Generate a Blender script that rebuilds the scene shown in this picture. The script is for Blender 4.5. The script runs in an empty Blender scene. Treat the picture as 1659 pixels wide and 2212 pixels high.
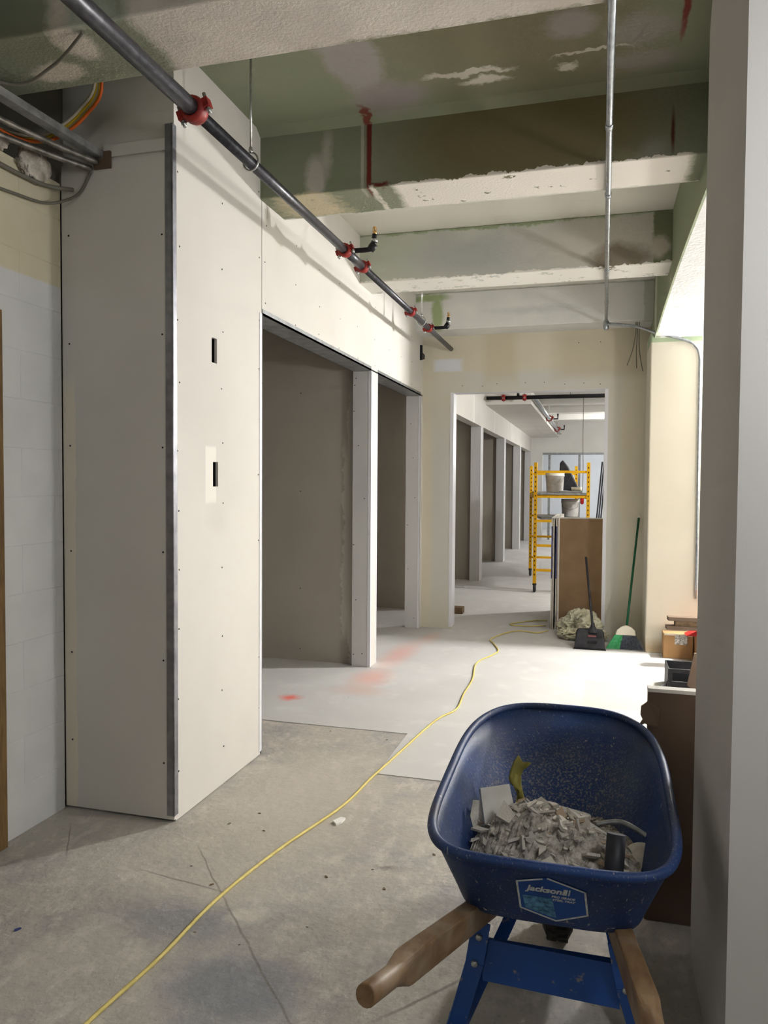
import bpy, math, random
from mathutils import Vector, Matrix, noise
random.seed(7)
scene = bpy.context.scene
COL = scene.collection
PI = math.pi

# ------------------------------------------------------------------ camera
F_PX, YAW, PITCH, ROLL = 1644.2, 0.27382876, -0.03618091, 0.00667857
CAM_H = 1.46
fw = Vector((-math.sin(YAW)*math.cos(PITCH), math.cos(YAW)*math.cos(PITCH), math.sin(PITCH)))
rt = Vector((math.cos(YAW), math.sin(YAW), 0)); up = rt.cross(fw)
r2 = math.cos(ROLL)*rt + math.sin(ROLL)*up
u2 = -math.sin(ROLL)*rt + math.cos(ROLL)*up
cam_d = bpy.data.cameras.new('camera'); cam = bpy.data.objects.new('camera', cam_d); COL.objects.link(cam)
M = Matrix((r2, u2, -fw)).transposed().to_4x4(); M.translation = Vector((0, 0, CAM_H)); cam.matrix_world = M
cam_d.sensor_fit = 'HORIZONTAL'; cam_d.sensor_width = 36; cam_d.lens = F_PX/1659*36
cam_d.clip_start = .05; cam_d.clip_end = 100
scene.camera = cam

# ------------------------------------------------------------------ light
world = bpy.data.worlds.new('world'); scene.world = world; world.use_nodes = True
world.node_tree.nodes['Background'].inputs[0].default_value = (.8, .85, .9, 1)
world.node_tree.nodes['Background'].inputs[1].default_value = .02
def lamp(name, kind, loc, power, color, size=.1, aim=None, spread=None):
    d = bpy.data.lights.new(name, kind); d.energy = power; d.color = color
    if kind == 'POINT': d.shadow_soft_size = size
    if kind == 'AREA':
        d.shape = 'DISK'; d.size = size
        if spread: d.spread = spread
    o = bpy.data.objects.new(name, d); COL.objects.link(o); o.location = loc
    if aim is not None: o.rotation_euler = (Vector(aim)-Vector(loc)).to_track_quat('-Z', 'Y').to_euler()
    return o
lamp('work_lamp_side_room', 'POINT', (1.75, 7.02, 2.58), 385, (1, .99, .975), .10)
lamp('work_lamp_side_front', 'POINT', (2.3, 3.3, 1.75), 80, (1, .99, .975), .14)
lamp('work_lamp_near_right', 'POINT', (.95, 1.1, 2.05), 25, (.93, .965, 1), .2)
lamp('fill_lamp_rear', 'POINT', (-.3, -1.3, 2.3), 18, (.96, .98, 1), .25)  # unseen fill, added behind the camera to lift the dim foreground
lamp('work_lamp_far_hall', 'POINT', (1.3, 10.2, 2.6), 135, (1, .99, .975), .1)
lamp('work_lamp_far_hall_end', 'POINT', (1.2, 16.5, 2.6), 145, (1, .99, .975), .1)
lamp('lamp_far_room', 'POINT', (1.5, 23.0, 2.3), 200, (.96, .98, 1), .3)  # out-of-view point lamp for the bright bluish far room
scene.view_settings.view_transform = 'Standard'; scene.view_settings.look = 'None'
scene.view_settings.gamma = 1; scene.view_settings.exposure = 0.54
scene.view_settings.use_curve_mapping = False
scene.cycles.max_bounces = 5; scene.cycles.diffuse_bounces = 4; scene.cycles.glossy_bounces = 3
scene.cycles.use_adaptive_sampling = True; scene.cycles.adaptive_threshold = .08; scene.cycles.adaptive_min_samples = 20; scene.cycles.use_light_tree = False
scene.cycles.caustics_reflective = False; scene.cycles.caustics_refractive = False

# ------------------------------------------------------------------ mesh helpers
class MB:
    def __init__(s): s.v = []; s.f = []; s.sm = []
    def add(s, vs, fs, smooth=False):
        n = len(s.v); s.v += [Vector(v) for v in vs]
        s.f += [tuple(i+n for i in f) for f in fs]; s.sm += [smooth]*len(fs); return s
    def box(s, x0, x1, y0, y1, z0, z1):
        return s.add([(x0,y0,z0),(x1,y0,z0),(x1,y1,z0),(x0,y1,z0),(x0,y0,z1),(x1,y0,z1),(x1,y1,z1),(x0,y1,z1)],
              [(0,3,2,1),(4,5,6,7),(0,1,5,4),(1,2,6,5),(2,3,7,6),(3,0,4,7)])
    def obox(s, c, ax, ay, az, sx, sy, sz):
        c = Vector(c); ax, ay, az = Vector(ax).normalized(), Vector(ay).normalized(), Vector(az).normalized()
        vs = [c+ax*sx/2*a+ay*sy/2*b+az*sz/2*d for d in (-1,1) for a,b in ((-1,-1),(1,-1),(1,1),(-1,1))]
        return s.add(vs, [(0,3,2,1),(4,5,6,7),(0,1,5,4),(1,2,6,5),(2,3,7,6),(3,0,4,7)])
    def bar(s, a, b, w, h, upv=(0,0,1)):
        a, b = Vector(a), Vector(b); y = (b-a).normalized(); x = y.cross(Vector(upv)).normalized(); z = x.cross(y)
        return s.obox((a+b)/2, x, y, z, w, (b-a).length, h)
    def tube(s, pts, r, n=10, cap=True, smooth=True):
        pts = [Vector(p) for p in pts]; m = len(pts)
        rs = r if isinstance(r, (list, tuple)) else [r]*m
        t0 = (pts[1]-pts[0]).normalized(); ref = Vector((0,0,1)) if abs(t0.z) < .9 else Vector((1,0,0))
        x = t0.cross(ref).normalized(); vs = []
        for i, p in enumerate(pts):
            t = (pts[min(i+1,m-1)]-pts[max(i-1,0)]).normalized()
            x = (x - t*x.dot(t)).normalized(); y = t.cross(x)
            vs += [p+(x*math.cos(2*PI*k/n)+y*math.sin(2*PI*k/n))*rs[i] for k in range(n)]
        fs = [(i*n+k, i*n+(k+1)%n, (i+1)*n+(k+1)%n, (i+1)*n+k) for i in range(m-1) for k in range(n)]
        s.add(vs, fs, smooth)
        if cap:
            k0 = len(s.v)-m*n
            s.f += [tuple(k0+k for k in reversed(range(n))), tuple(k0+(m-1)*n+k for k in range(n))]; s.sm += [False]*2
        return s
    def lathe(s, c, prof, n=20, axis=(0,0,1), smooth=True):
        c = Vector(c); a = Vector(axis).normalized()
        ref = Vector((1,0,0)) if abs(a.x) < .9 else Vector((0,1,0))
        x = (ref-a*ref.dot(a)).normalized(); y = a.cross(x); m = len(prof); vs = []
        for r, h in prof: vs += [c+a*h+(x*math.cos(2*PI*k/n)+y*math.sin(2*PI*k/n))*r for k in range(n)]
        return s.add(vs, [(i*n+k, i*n+(k+1)%n, (i+1)*n+(k+1)%n, (i+1)*n+k) for i in range(m-1) for k in range(n)], smooth)
    def prism(s, poly, off):          # poly: 3-D points in order, extruded by off
        n = len(poly); off = Vector(off); p = [Vector(q) for q in poly]
        return s.add(p+[q+off for q in p], [tuple(reversed(range(n))), tuple(range(n, 2*n))]+[(i,(i+1)%n,n+(i+1)%n,n+i) for i in range(n)])
    def build(s, name, mat=None, parent=None, bevel=0, seg=2, loc=None):
        o0 = Vector(loc) if loc is not None else (WORLD(parent) if parent else Vector((0,0,0)))
        me = bpy.data.meshes.new(name); me.from_pydata([v-o0 for v in s.v], [], s.f)
        me.polygons.foreach_set('use_smooth', s.sm); me.update()
        if mat: me.materials.append(mat)
        o = bpy.data.objects.new(name, me); COL.objects.link(o)
        if parent: o.parent = parent; POS[o.name] = WORLD(parent)
        else: o.location = o0; POS[o.name] = o0
        if bevel:
            m = o.modifiers.new('bevel', 'BEVEL'); m.width = bevel; m.segments = seg; m.limit_method = 'ANGLE'; m.angle_limit = .7
        return o
POS = {}
def WORLD(o): return POS.get(o.name, Vector((0,0,0)))
def box(name, mat, parent, *a, bevel=0, loc=None): return MB().box(*a).build(name, mat, parent, bevel, loc=loc)
def tag(o, label=None, cat=None, group=None, kind=None):
    if label: o['label'] = label
    if cat: o['category'] = cat
    if group: o['group'] = group
    if kind: o['kind'] = kind
    return o
def thing(name, label, cat, loc, group=None):
    o = bpy.data.objects.new(name, None); COL.objects.link(o); o.location = loc; POS[o.name] = Vector(loc)
    o.empty_display_size = .05
    return tag(o, label, cat, group)
def spline(pts, k=8):
    pts = [Vector(p) for p in pts]; out = []
    for i in range(len(pts)-1):
        p0, p1, p2, p3 = pts[max(i-1,0)], pts[i], pts[i+1], pts[min(i+2,len(pts)-1)]
        for j in range(k):
            t = j/k; out.append(.5*((2*p1)+(p2-p0)*t+(2*p0-5*p1+4*p2-p3)*t*t+(3*p1-p0-3*p2+p3)*t**3))
    return out+[pts[-1]]

# ------------------------------------------------------------------ materials
def lin(c):
    return tuple((x/255/12.92 if x/255 <= .04045 else ((x/255+.055)/1.055)**2.4) for x in c)+(1,)
class NT:
    def __init__(s, name, rough=.8, metal=0, spec=.3):
        s.m = bpy.data.materials.new(name); s.m.use_nodes = True; s.t = s.m.node_tree
        s.b = s.t.nodes['Principled BSDF']; s.b.inputs['Roughness'].default_value = rough
        s.b.inputs['Metallic'].default_value = metal; s.b.inputs['Specular IOR Level'].default_value = spec
        s.pos = s.n('ShaderNodeNewGeometry').outputs['Position']
    def n(s, t, **k):
        x = s.t.nodes.new(t)
        for a, b in k.items(): setattr(x, a, b)
        return x
    def l(s, a, b): s.t.links.new(a, b)
    def objcoord(s): s.pos = s.n('ShaderNodeTexCoord').outputs['Object']; return s
    def noise(s, scale, detail=4, vec=None, stretch=None, rough=.55):
        v = vec or s.pos
        if stretch:
            q = s.n('ShaderNodeVectorMath', operation='MULTIPLY'); s.l(v, q.inputs[0]); q.inputs[1].default_value = stretch; v = q.outputs[0]
        x = s.n('ShaderNodeTexNoise'); x.inputs['Scale'].default_value = scale; x.inputs['Detail'].default_value = detail
        x.inputs['Roughness'].default_value = rough; s.l(v, x.inputs['Vector']); return x
    def ramp(s, val, a, b, c0=0., c1=1.):
        x = s.n('ShaderNodeMapRange'); x.inputs[1].default_value = a; x.inputs[2].default_value = b
        x.inputs[3].default_value = c0; x.inputs[4].default_value = c1; s.l(val, x.inputs[0]); return x.outputs[0]
    def mix(s, fac, a, b):
        x = s.n('ShaderNodeMix', data_type='RGBA')
        if isinstance(fac, (int, float)): x.inputs[0].default_value = fac
        else: s.l(fac, x.inputs[0])
        for k, c in ((6, a), (7, b)):
            if isinstance(c, tuple): x.inputs[k].default_value = c
            else: s.l(c, x.inputs[k])
        return x.outputs[2]
    def math(s, op, a, b=0.):
        x = s.n('ShaderNodeMath', operation=op)
        for i, c in ((0, a), (1, b)):
            if isinstance(c, (int, float)): x.inputs[i].default_value = c
            else: s.l(c, x.inputs[i])
        return x.outputs[0]
    def warp(s, amp, scale=6):
        nz = s.noise(scale, 3); a = s.n('ShaderNodeVectorMath', operation='SUBTRACT'); s.l(nz.outputs['Color'], a.inputs[0]); a.inputs[1].default_value = (.5,.5,.5)
        b = s.n('ShaderNodeVectorMath', operation='SCALE'); s.l(a.outputs[0], b.inputs[0]); b.inputs['Scale'].default_value = amp
        c = s.n('ShaderNodeVectorMath', operation='ADD'); s.l(s.pos, c.inputs[0]); s.l(b.outputs[0], c.inputs[1]); return c.outputs[0]
    def patch(s, vec, c, r, soft=.12, square=False):
        a = s.n('ShaderNodeVectorMath', operation='SUBTRACT'); s.l(vec, a.inputs[0]); a.inputs[1].default_value = c
        b = s.n('ShaderNodeVectorMath', operation='DIVIDE'); s.l(a.outputs[0], b.inputs[0]); b.inputs[1].default_value = r
        if square:
            q = s.n('ShaderNodeVectorMath', operation='ABSOLUTE'); s.l(b.outputs[0], q.inputs[0])
            x = s.n('ShaderNodeSeparateXYZ'); s.l(q.outputs[0], x.inputs[0])
            d = s.math('MAXIMUM', s.math('MAXIMUM', x.outputs[0], x.outputs[1]), x.outputs[2])
        else:
            q = s.n('ShaderNodeVectorMath', operation='LENGTH'); s.l(b.outputs[0], q.inputs[0]); d = q.outputs['Value']
        return s.ramp(d, 1-soft, 1+soft, 1, 0)
    def patches(s, col, lst, amp=.15, scale=7):
        w = s.warp(amp, scale); w2 = s.warp(amp*.15, scale*3)
        p0 = s.pos; s.pos = w; w = s.warp(amp*.45, scale*4.5); s.pos = p0
        for p in lst:
            c, r, color = p[:3]; o = p[3] if len(p) > 3 else {}
            m = s.patch(w2 if o.get('sharp') else w, c, r, o.get('soft', .15), o.get('sq', False))
            if o.get('a', 1) < 1: m = s.math('MULTIPLY', m, o['a'])
            col = s.mix(m, col, lin(color))
        return col
    def vary(s, c0, c1, scale=3, lo=.35, hi=.65, detail=3, stretch=None):
        return s.mix(s.ramp(s.noise(scale, detail, stretch=stretch).outputs[0], lo, hi), c0 if not isinstance(c0, tuple) else lin(c0), lin(c1))
    def bump(s, scale, strength=.2, dist=.01, detail=2, stretch=None):
        x = s.n('ShaderNodeBump'); x.inputs['Strength'].default_value = strength; x.inputs['Distance'].default_value = dist
        s.l(s.noise(scale, detail, stretch=stretch).outputs[0], x.inputs['Height']); s.l(x.outputs[0], s.b.inputs['Normal']); return s
    def done(s, col):
        if isinstance(col, tuple): s.b.inputs['Base Color'].default_value = col
        else: s.l(col, s.b.inputs['Base Color'])
        return s.m
def simple(name, c0, c1=None, rough=.7, metal=0, scale=8, spec=.3, bump=None, obj=True, stretch=None):
    t = NT(name, rough, metal, spec)
    if obj: t.objcoord()
    if bump: t.bump(*bump)
    return t.done(t.vary(c0, c1, scale, stretch=stretch) if c1 else lin(c0))

WHITE = (215, 209, 200)
def drywall(name, base=(213, 209, 202), base2=(206, 202, 195), pts=(), amp=.03, rough=.85):
    t = NT(name, rough)
    c = t.vary(base, base2, 1.3)
    if pts: c = t.patches(c, pts, amp, 9)
    return t.done(c)
m_board = drywall('drywall_paper')
m_pier = drywall('drywall_paper_pier', pts=[
    ((-2.25, 2.87, .93), (.035, .06, .96), (222, 214, 196), dict(sq=True, soft=.06)),
    ((-1.73, 3.185, 1.5), (.03, .05, .13), (226, 222, 214), dict(sq=True, soft=.05, sharp=True)),
    ((-1.73, 3.25, 1.30), (.05, .09, .06), (200, 196, 188), dict(soft=.6, a=.5))])
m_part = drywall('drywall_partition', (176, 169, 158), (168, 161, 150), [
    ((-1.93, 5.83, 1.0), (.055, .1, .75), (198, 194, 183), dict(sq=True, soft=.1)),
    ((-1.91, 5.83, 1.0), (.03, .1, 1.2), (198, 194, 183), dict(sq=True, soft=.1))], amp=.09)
m_jamb = drywall('drywall_jamb', (205, 204, 203), (198, 197, 197))
m_bead = simple('galvanised_bead', (150, 150, 156), (128, 128, 134), .45, .6, 20)
m_beadw = simple('vinyl_bead', (226, 226, 230), None, .4)
m_galv = simple('galvanised_steel', (178, 182, 186), (150, 155, 160), .32, .85, 30)
m_track = simple('galvanised_track', (150, 152, 152), (128, 130, 130), .5, .5, 14)
m_end = drywall('cream_painted_wall', (214, 207, 187), (207, 200, 180), [
    ((-1.50, 7.58, 1.15), (.12, .1, 1.0), (206, 204, 196), dict(sq=True, soft=.3)),
    ((-.68, 7.58, 2.48), (.75, .1, .10), (205, 203, 196), dict(sq=True, soft=.4)),
    ((.11, 7.58, 1.2), (.09, .1, 1.15), (205, 202, 192), dict(sq=True, soft=.3)),
    ((-.95, 7.58, 2.75), (.16, .1, .3), (196, 186, 158), dict(sq=True, soft=.3, a=.6)),
    ((.04, 7.58, 2.75), (.45, .1, .25), (192, 182, 158), dict(sq=True, soft=.2, a=.7)),
    ((-1.47, 7.58, 2.66), (.14, .1, .06), (215, 218, 222), dict(sq=True, soft=.2))], amp=.04)
m_column = drywall('cream_column', (222, 216, 199), (217, 210, 192), [
    ((.6, 7.0, .05), (.5, .2, .055), (176, 148, 104), dict(soft=.7, a=.7)),
    ((.6, 7.0, 2.755), (.6, .5, .055), (176, 192, 160), dict(sq=True, soft=.05, sharp=True)),
    ((.64, 7.0, 2.76), (.04, .1, .03), (225, 228, 222), dict(soft=.2))], amp=.05)
GREEN, OLIVE = (131, 134, 115), (115, 109, 85)
PATCHW = (196, 190, 178)
t = NT('ceiling_paint', .8); t.bump(70, .25, .004)
c = t.vary(GREEN, (128, 134, 110), 2.2)
c = t.patches(c, [
    ((.0, 3.1, 3.3), (.98, .62, .2), OLIVE, dict(soft=.35, a=.9)),
    ((.45, 3.1, 3.3), (.3, .9, .2), (134, 138, 116), dict(soft=.4, a=.8)),
    ((-1.06, 3.20, 3.3), (.13, .32, .1), (152, 146, 140), dict(soft=.2)),
    ((-.98, 3.55, 3.3), (.17, .13, .1), (140, 132, 128), dict(soft=.3)),
    ((-.13, 3.18, 3.3), (.10, .10, .1), (142, 134, 128), dict(soft=.3)),
    ((-.60, 3.44, 3.3), (.20, .025, .1), (186, 180, 168), dict(soft=.2)),
    ((-.52, 3.52, 3.3), (.10, .03, .1), (190, 184, 172), dict(soft=.3)),
    ((-.16, 3.49, 3.3), (.05, .035, .1), (190, 184, 172), dict(soft=.3)),
    ((-.05, 3.40, 3.3), (.16, .012, .1), (182, 176, 162), dict(soft=.3)),
    ((-1.14, 3.68, 3.3), (.02, .10, .1), (112, 58, 46), dict(soft=.3)),
    ((.30, 3.2, 3.3), (.012, .2, .1), (118, 52, 42), dict(soft=.3, sharp=True)),
    ((.14, 3.30, 3.3), (.13, .11, .1), (140, 134, 128), dict(soft=.3, a=.8)),
    ((.16, 3.53, 3.3), (.15, .08, .1), (140, 132, 126), dict(soft=.3, a=.8)),
    ((-1, 4.75, 3.3), (5, .72, .2), (206, 203, 192), dict(sq=True, soft=.05)),
    ((-1, 6.5, 3.3), (5, .74, .2), (210, 208, 198), dict(sq=True, soft=.05)),
    ((0, 17, 3.3), (9, 9.7, .2), (214, 211, 204), dict(sq=True, soft=.01)),
    ((3.5, 4.8, 3.3), (2.7, 9, .2), (216, 212, 204), dict(sq=True, soft=.02))], .12, 8)
m_slab = t.done(c)
t = NT('beam_paint_near', .8); t.bump(90, .5, .004)
c = t.patches(t.vary((206, 197, 186), (192, 183, 173), 4), [
    ((-2.6, 2.3, 2.95), (1.12, 1, .5), GREEN, dict(sq=True, soft=.02)),
    ((-1.62, 2.05, 2.95), (.2, .12, .5), (196, 200, 190), dict(soft=.3)),
    ((-1.74, 2.25, 2.95), (.065, .10, .5), (196, 186, 174), dict(soft=.25)),
    ((-1.91, 2.40, 2.95), (.10, .055, .5), (196, 186, 174), dict(soft=.25)),
    ((-.3, 2.52, 2.96), (1, .03, .03), (120, 116, 90), dict(soft=.4))], .07, 14)
m_beam0 = t.done(c)
t = NT('beam_paint_green', .8); t.bump(80, .4, .004)
c = t.vary(GREEN, (126, 132, 108), 3)
WB = (208, 204, 195)
c = t.patches(c, [
    ((-.35, 3.72, 3.15), (.62, .1, .28), (112, 104, 74), dict(soft=.35)),
    ((-1.42, 3.72, 3.03), (.055, .2, .11), (176, 172, 160), dict(soft=.3)),
    ((-1.36, 3.72, 3.14), (.03, .1, .10), (168, 164, 152), dict(soft=.5)),
    ((-1.135, 3.72, 3.12), (.013, .1, .20), (104, 36, 28), dict(sq=True, soft=.3, sharp=True)),
    ((-1.08, 3.72, 2.965), (.05, .1, .012), (100, 40, 32), dict(soft=.4)),
    ((-1.17, 3.72, 3.12), (.008, .1, .20), (168, 166, 150), dict(sq=True, soft=.3, sharp=True)),
    ((.30, 3.72, 3.06), (.008, .1, .09), (84, 46, 36), dict(soft=.5, sharp=True)),
    ((.22, 3.72, 2.99), (.06, .1, .05), (150, 148, 140), dict(soft=.6, a=.7)),
    ((-1.50, 3.9, 2.94), (.19, .3, .02), (196, 184, 154), dict(soft=.3)),
    ((-.31, 3.9, 2.94), (.70, .4, .02), (222, 216, 206), dict(sq=True, soft=.03)),
    ((-1.12, 3.9, 2.94), (.015, .3, .02), (210, 204, 190), dict(sq=True, soft=.4)),
    ((-.1, 4.06, 3.1), (3, .03, .4), (200, 200, 188), dict(sq=True, soft=.1))], .05, 12)
m_beam1 = t.done(c)
t = NT('beam_paint_pale', .8); t.bump(60, .4, .004)
c = t.vary((196, 197, 186), (180, 182, 174), 2.5)
c = t.patches(c, [
    ((-1.55, 5.45, 3.13), (.35, .1, .16), (186, 192, 172), dict(soft=.4)),
    ((-.75, 5.45, 3.1), (.7, .1, .13), (172, 174, 170), dict(soft=.5)),
    ((.0, 5.45, 3.12), (.5, .1, .2), (190, 186, 176), dict(soft=.5)),
    ((.12, 5.45, 3.0), (.20, .1, .10), (132, 122, 108), dict(soft=.3)),
    ((.42, 5.45, 3.13), (.09, .1, .3), (120, 124, 98), dict(sq=True, soft=.1)),
    ((.37, 5.45, 3.06), (.06, .1, .07), (186, 178, 166), dict(soft=.3)),
    ((-.8, 5.44, 3.30), (1.3, .1, .018), (146, 156, 124), dict(soft=.4)),
    ((-.4, 5.62, 2.94), (1.6, .3, .02), (224, 221, 213), dict(sq=True, soft=.03))], .07, 9)
m_beam2 = t.done(c)
t = NT('beam_paint_white', .8); t.bump(60, .35, .004)
c = t.vary((222, 221, 216), (210, 210, 206), 2.5)
c = t.patches(c, [
    ((-1.60, 7.25, 3.26), (.18, .1, .035), (158, 172, 128), dict(soft=.3)),
    ((-1.52, 7.25, 3.1), (.055, .1, .19), (160, 174, 130), dict(soft=.3)),
    ((-.6, 7.25, 3.1), (.35, .1, .03), (192, 194, 194), dict(soft=.7, a=.6)),
    ((.42, 7.25, 3.1), (.05, .1, .3), (150, 158, 132), dict(sq=True, soft=.1, a=.5))], .06, 9)
m_beam3 = t.done(c)
t = NT('arcade_paint', .8); t.bump(40, .5, .006)
c = t.vary((216, 216, 213), (204, 204, 201), 5)
c = t.patches(c, [
    ((.44, 4.6, 3.05), (.022, 3.2, .5), (142, 150, 122), dict(sq=True, soft=.02, sharp=True)),
    ((.43, 6.95, 3.0), (.06, .12, .4), (190, 196, 176), dict(sq=True, soft=.2))], .02, 9)
m_arcade = t.done(c)
m_wallw = drywall('white_wall', (214, 212, 206), (206, 204, 198))
m_pierR = drywall('grey_pier_board', (196, 192, 187), (190, 186, 181))
m_dark = simple('plenum_dark', (70, 66, 60), None, .9, obj=False)
# block wall: cream above, white below a level line
t = NT('block_paint', .7); t.bump(120, .25, .003)
z = t.n('ShaderNodeSeparateXYZ'); t.l(t.pos, z.inputs[0])
c = t.mix(t.ramp(z.outputs[2], 2.305, 2.315), t.vary((208, 208, 207), (198, 198, 197), 3), t.vary((206, 198, 172), (198, 189, 162), 3))
m_block = t.done(c)
m_mortar = simple('mortar', (200, 195, 182), None, .9, obj=False)
# floor
t = NT('concrete_floor', .85); t.bump(26, .6, .006, 5)
c = t.vary((184, 178, 168), (166, 161, 154), 2.2, .3, .7, 4)
c = t.mix(t.math('MULTIPLY', t.ramp(t.noise(3.1, 6, rough=.65).outputs[0], .50, .68), .6), c, lin((142, 142, 144)))
c = t.mix(t.math('MULTIPLY', t.ramp(t.noise(13, 6, stretch=(1, .55, 1), rough=.7).outputs[0], .50, .64), .6), c, lin((204, 198, 187)))
c = t.mix(t.math('MULTIPLY', t.ramp(t.noise(60, 2, rough=.7).outputs[0], .58, .70), .35), c, lin((128, 122, 114)))
c = t.patches(c, [
    ((-1.35, 3.1, 0), (.30, .75, .1), (186, 179, 166), dict(soft=.6, a=.8)),
    ((-1.0, 1.95, 0), (.20, .16, .1), (128, 130, 136), dict(soft=.4, a=.8)),
    ((-1.32, 2.22, 0), (.24, .10, .1), (136, 137, 140), dict(soft=.6, a=.8)),
    ((-1.12, 2.30, 0), (.05, .05, .1), (196, 190, 178), dict(soft=.5)),
    ((-.40, 2.55, 0), (.12, .12, .1), (150, 148, 148), dict(soft=.6, a=.7)),
    ((-.75, 2.75, 0), (.05, .02, .1), (120, 116, 110), dict(soft=.7, a=.7))], .12, 9)
def crack(col, a, b, w, color=(108, 102, 92)):
    a, b = Vector(a), Vector(b); d = (b-a); L = d.length; d = d/L; ang = math.atan2(d.y, d.x)
    mp = t.n('ShaderNodeMapping', vector_type='TEXTURE'); mp.inputs['Location'].default_value = ((a.x+b.x)/2, (a.y+b.y)/2, 0)
    mp.inputs['Rotation'].default_value = (0, 0, ang); t.l(wv, mp.inputs[0])
    m = t.patch(mp.outputs[0], (0, 0, 0), (L/2, w, 1), .5, True)
    return t.mix(t.math('MULTIPLY', m, .6), col, lin(color))
wv = t.warp(.02, 7)
for a, b, w in [((-1.51, 2.68), (-1.28, 2.42), .0025), ((-1.28, 2.42), (-.7, 1.78), .0038), ((-1.62, 2.47), (-1.28, 2.42), .004), ((-2.13, 2.70), (-1.99, 2.5), .003),
                ((-.55, 2.9), (-.2, 3.0), .004), ((-.55, 1.95), (-.35, 2.2), .005)]:
    c = crack(c, (*a, 0), (*b, 0), w)
m_floor = t.done(c)
t = NT('floor_topping', .8); pass
c = t.vary((205, 204, 202), (196, 194, 192), 1.5, .3, .7, 4)
c = t.mix(t.math('MULTIPLY', t.ramp(t.noise(5, 5).outputs[0], .55, .7), .4), c, lin((222, 220, 216)))
c = t.patches(c, [
    ((-2.0, 4.78, 0), (.06, .07, .1), (226, 120, 108), dict(soft=.6)),
    ((-1.62, 5.45, 0), (.12, .22, .1), (222, 170, 158), dict(soft=.7, a=.75)),
    ((-1.60, 5.08, 0), (.16, .10, .1), (206, 178, 168), dict(soft=.7, a=.7)),
    ((-1.62, 6.30, 0), (.10, .40, .1), (220, 172, 162), dict(soft=.7, a=.75)),
    ((-1.52, 7.05, 0), (.08, .25, .1), (216, 184, 174), dict(soft=.7, a=.6)),
    ((.15, 5.5, 0), (.22, .36, .1), (200, 192, 178), dict(sq=True, soft=.05, a=.5)),
    ((.30, 5.95, 0), (.15, .15, .1), (200, 194, 182), dict(sq=True, soft=.08, a=.5))], .09, 9)
m_top = t.done(c)

m_pipe = simple('dark_steel_pipe', (84, 84, 88), (62, 62, 66), .38, .7, 40)
m_red = simple('red_coupling_paint', (150, 42, 34), (116, 32, 28), .5, 0, 30)
m_blk = simple('black_steel', (34, 34, 36), (24, 24, 25), .45, .3, 20)
m_brass = simple('brass', (190, 150, 90), None, .3, .9)
m_zinc = simple('zinc_steel', (196, 196, 194), (160, 160, 158), .3, .9, 40)
m_yel = simple('yellow_cord', (216, 198, 120), (204, 186, 106), .55)
m_ycab = simple('yellow_cable', (206, 176, 40), None, .5)
m_ocab = simple('orange_cable', (206, 96, 34), None, .5)
m_wcab = simple('pale_cable', (176, 168, 150), None, .5)
m_gcab = simple('grey_cable', (112, 108, 98), None, .6)
m_ins = simple('insulation', (226, 222, 200), (204, 199, 168), .95, 0, 14, bump=(40, .8, .02))
m_insw = simple('white_insulation', (206, 198, 186), (150, 140, 126), .95, 0, 16, bump=(40, .8, .02))
m_card = simple('cardboard', (176, 138, 96), (166, 128, 86), .85, 0, 6)
m_kraft = simple('brown_gypsum_paper', (140, 114, 86), (130, 105, 78), .85, 0, 5)
m_brown = simple('dark_brown_board', (108, 90, 76), (98, 80, 66), .8, 0, 4)
m_wood = simple('aged_wood', (122, 100, 72), (96, 76, 54), .7, 0, 5, stretch=(6, 1, 6))
m_ply = simple('plywood_edge', (124, 98, 62), (98, 76, 48), .8, 0, 10, stretch=(8, 8, 1))
m_grey_b = simple('gypsum_core', (206, 202, 194), (190, 186, 178), .9, 0, 20)
m_scrap = simple('gypsum_scrap', (222, 214, 200), (180, 172, 160), .9, 0, 22, bump=(80, .5, .004))
m_scrapb = simple('brown_paper_scrap', (178, 156, 132), (150, 128, 106), .9, 0, 20)
m_rub = simple('plaster_rubble', (196, 187, 174), (120, 113, 104), .95, 0, 38, bump=(60, 1, .012))
m_scaf = simple('yellow_scaffold_paint', (238, 182, 22), (226, 168, 16), .45, 0, 9)
m_bw = simple('white_bucket', (226, 224, 220), (206, 202, 196), .5, 0, 12)
m_plast = simple('black_plastic', (38, 38, 42), (52, 52, 56), .5, 0, 14)
m_grn = simple('green_handle', (18, 92, 58), None, .4)
m_grnb = simple('green_bristle', (84, 176, 118), (56, 148, 90), .7, 0, 60)
m_blkb = simple('dark_bristle', (92, 98, 108), (62, 66, 74), .7, 0, 60)
m_capw = simple('white_plastic_cap', (226, 220, 202), None, .5)
m_tapeb = simple('blue_end_tape', (52, 60, 118), (64, 72, 120), .5, 0, 18)
m_rp = simple('red_plastic', (168, 22, 24), None, .45)
m_paper = simple('white_paper', (236, 234, 228), None, .8)
m_print = simple('label_print', (120, 116, 110), (220, 216, 208), .8, 0, 60)
m_steelg = simple('grey_steel', (176, 176, 176), (140, 142, 144), .4, .7, 20)
t = NT('flexible_metal_conduit', .4, .8).objcoord()
m_flex = t.done(t.vary((150, 146, 140), (108, 104, 98), 20))
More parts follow.
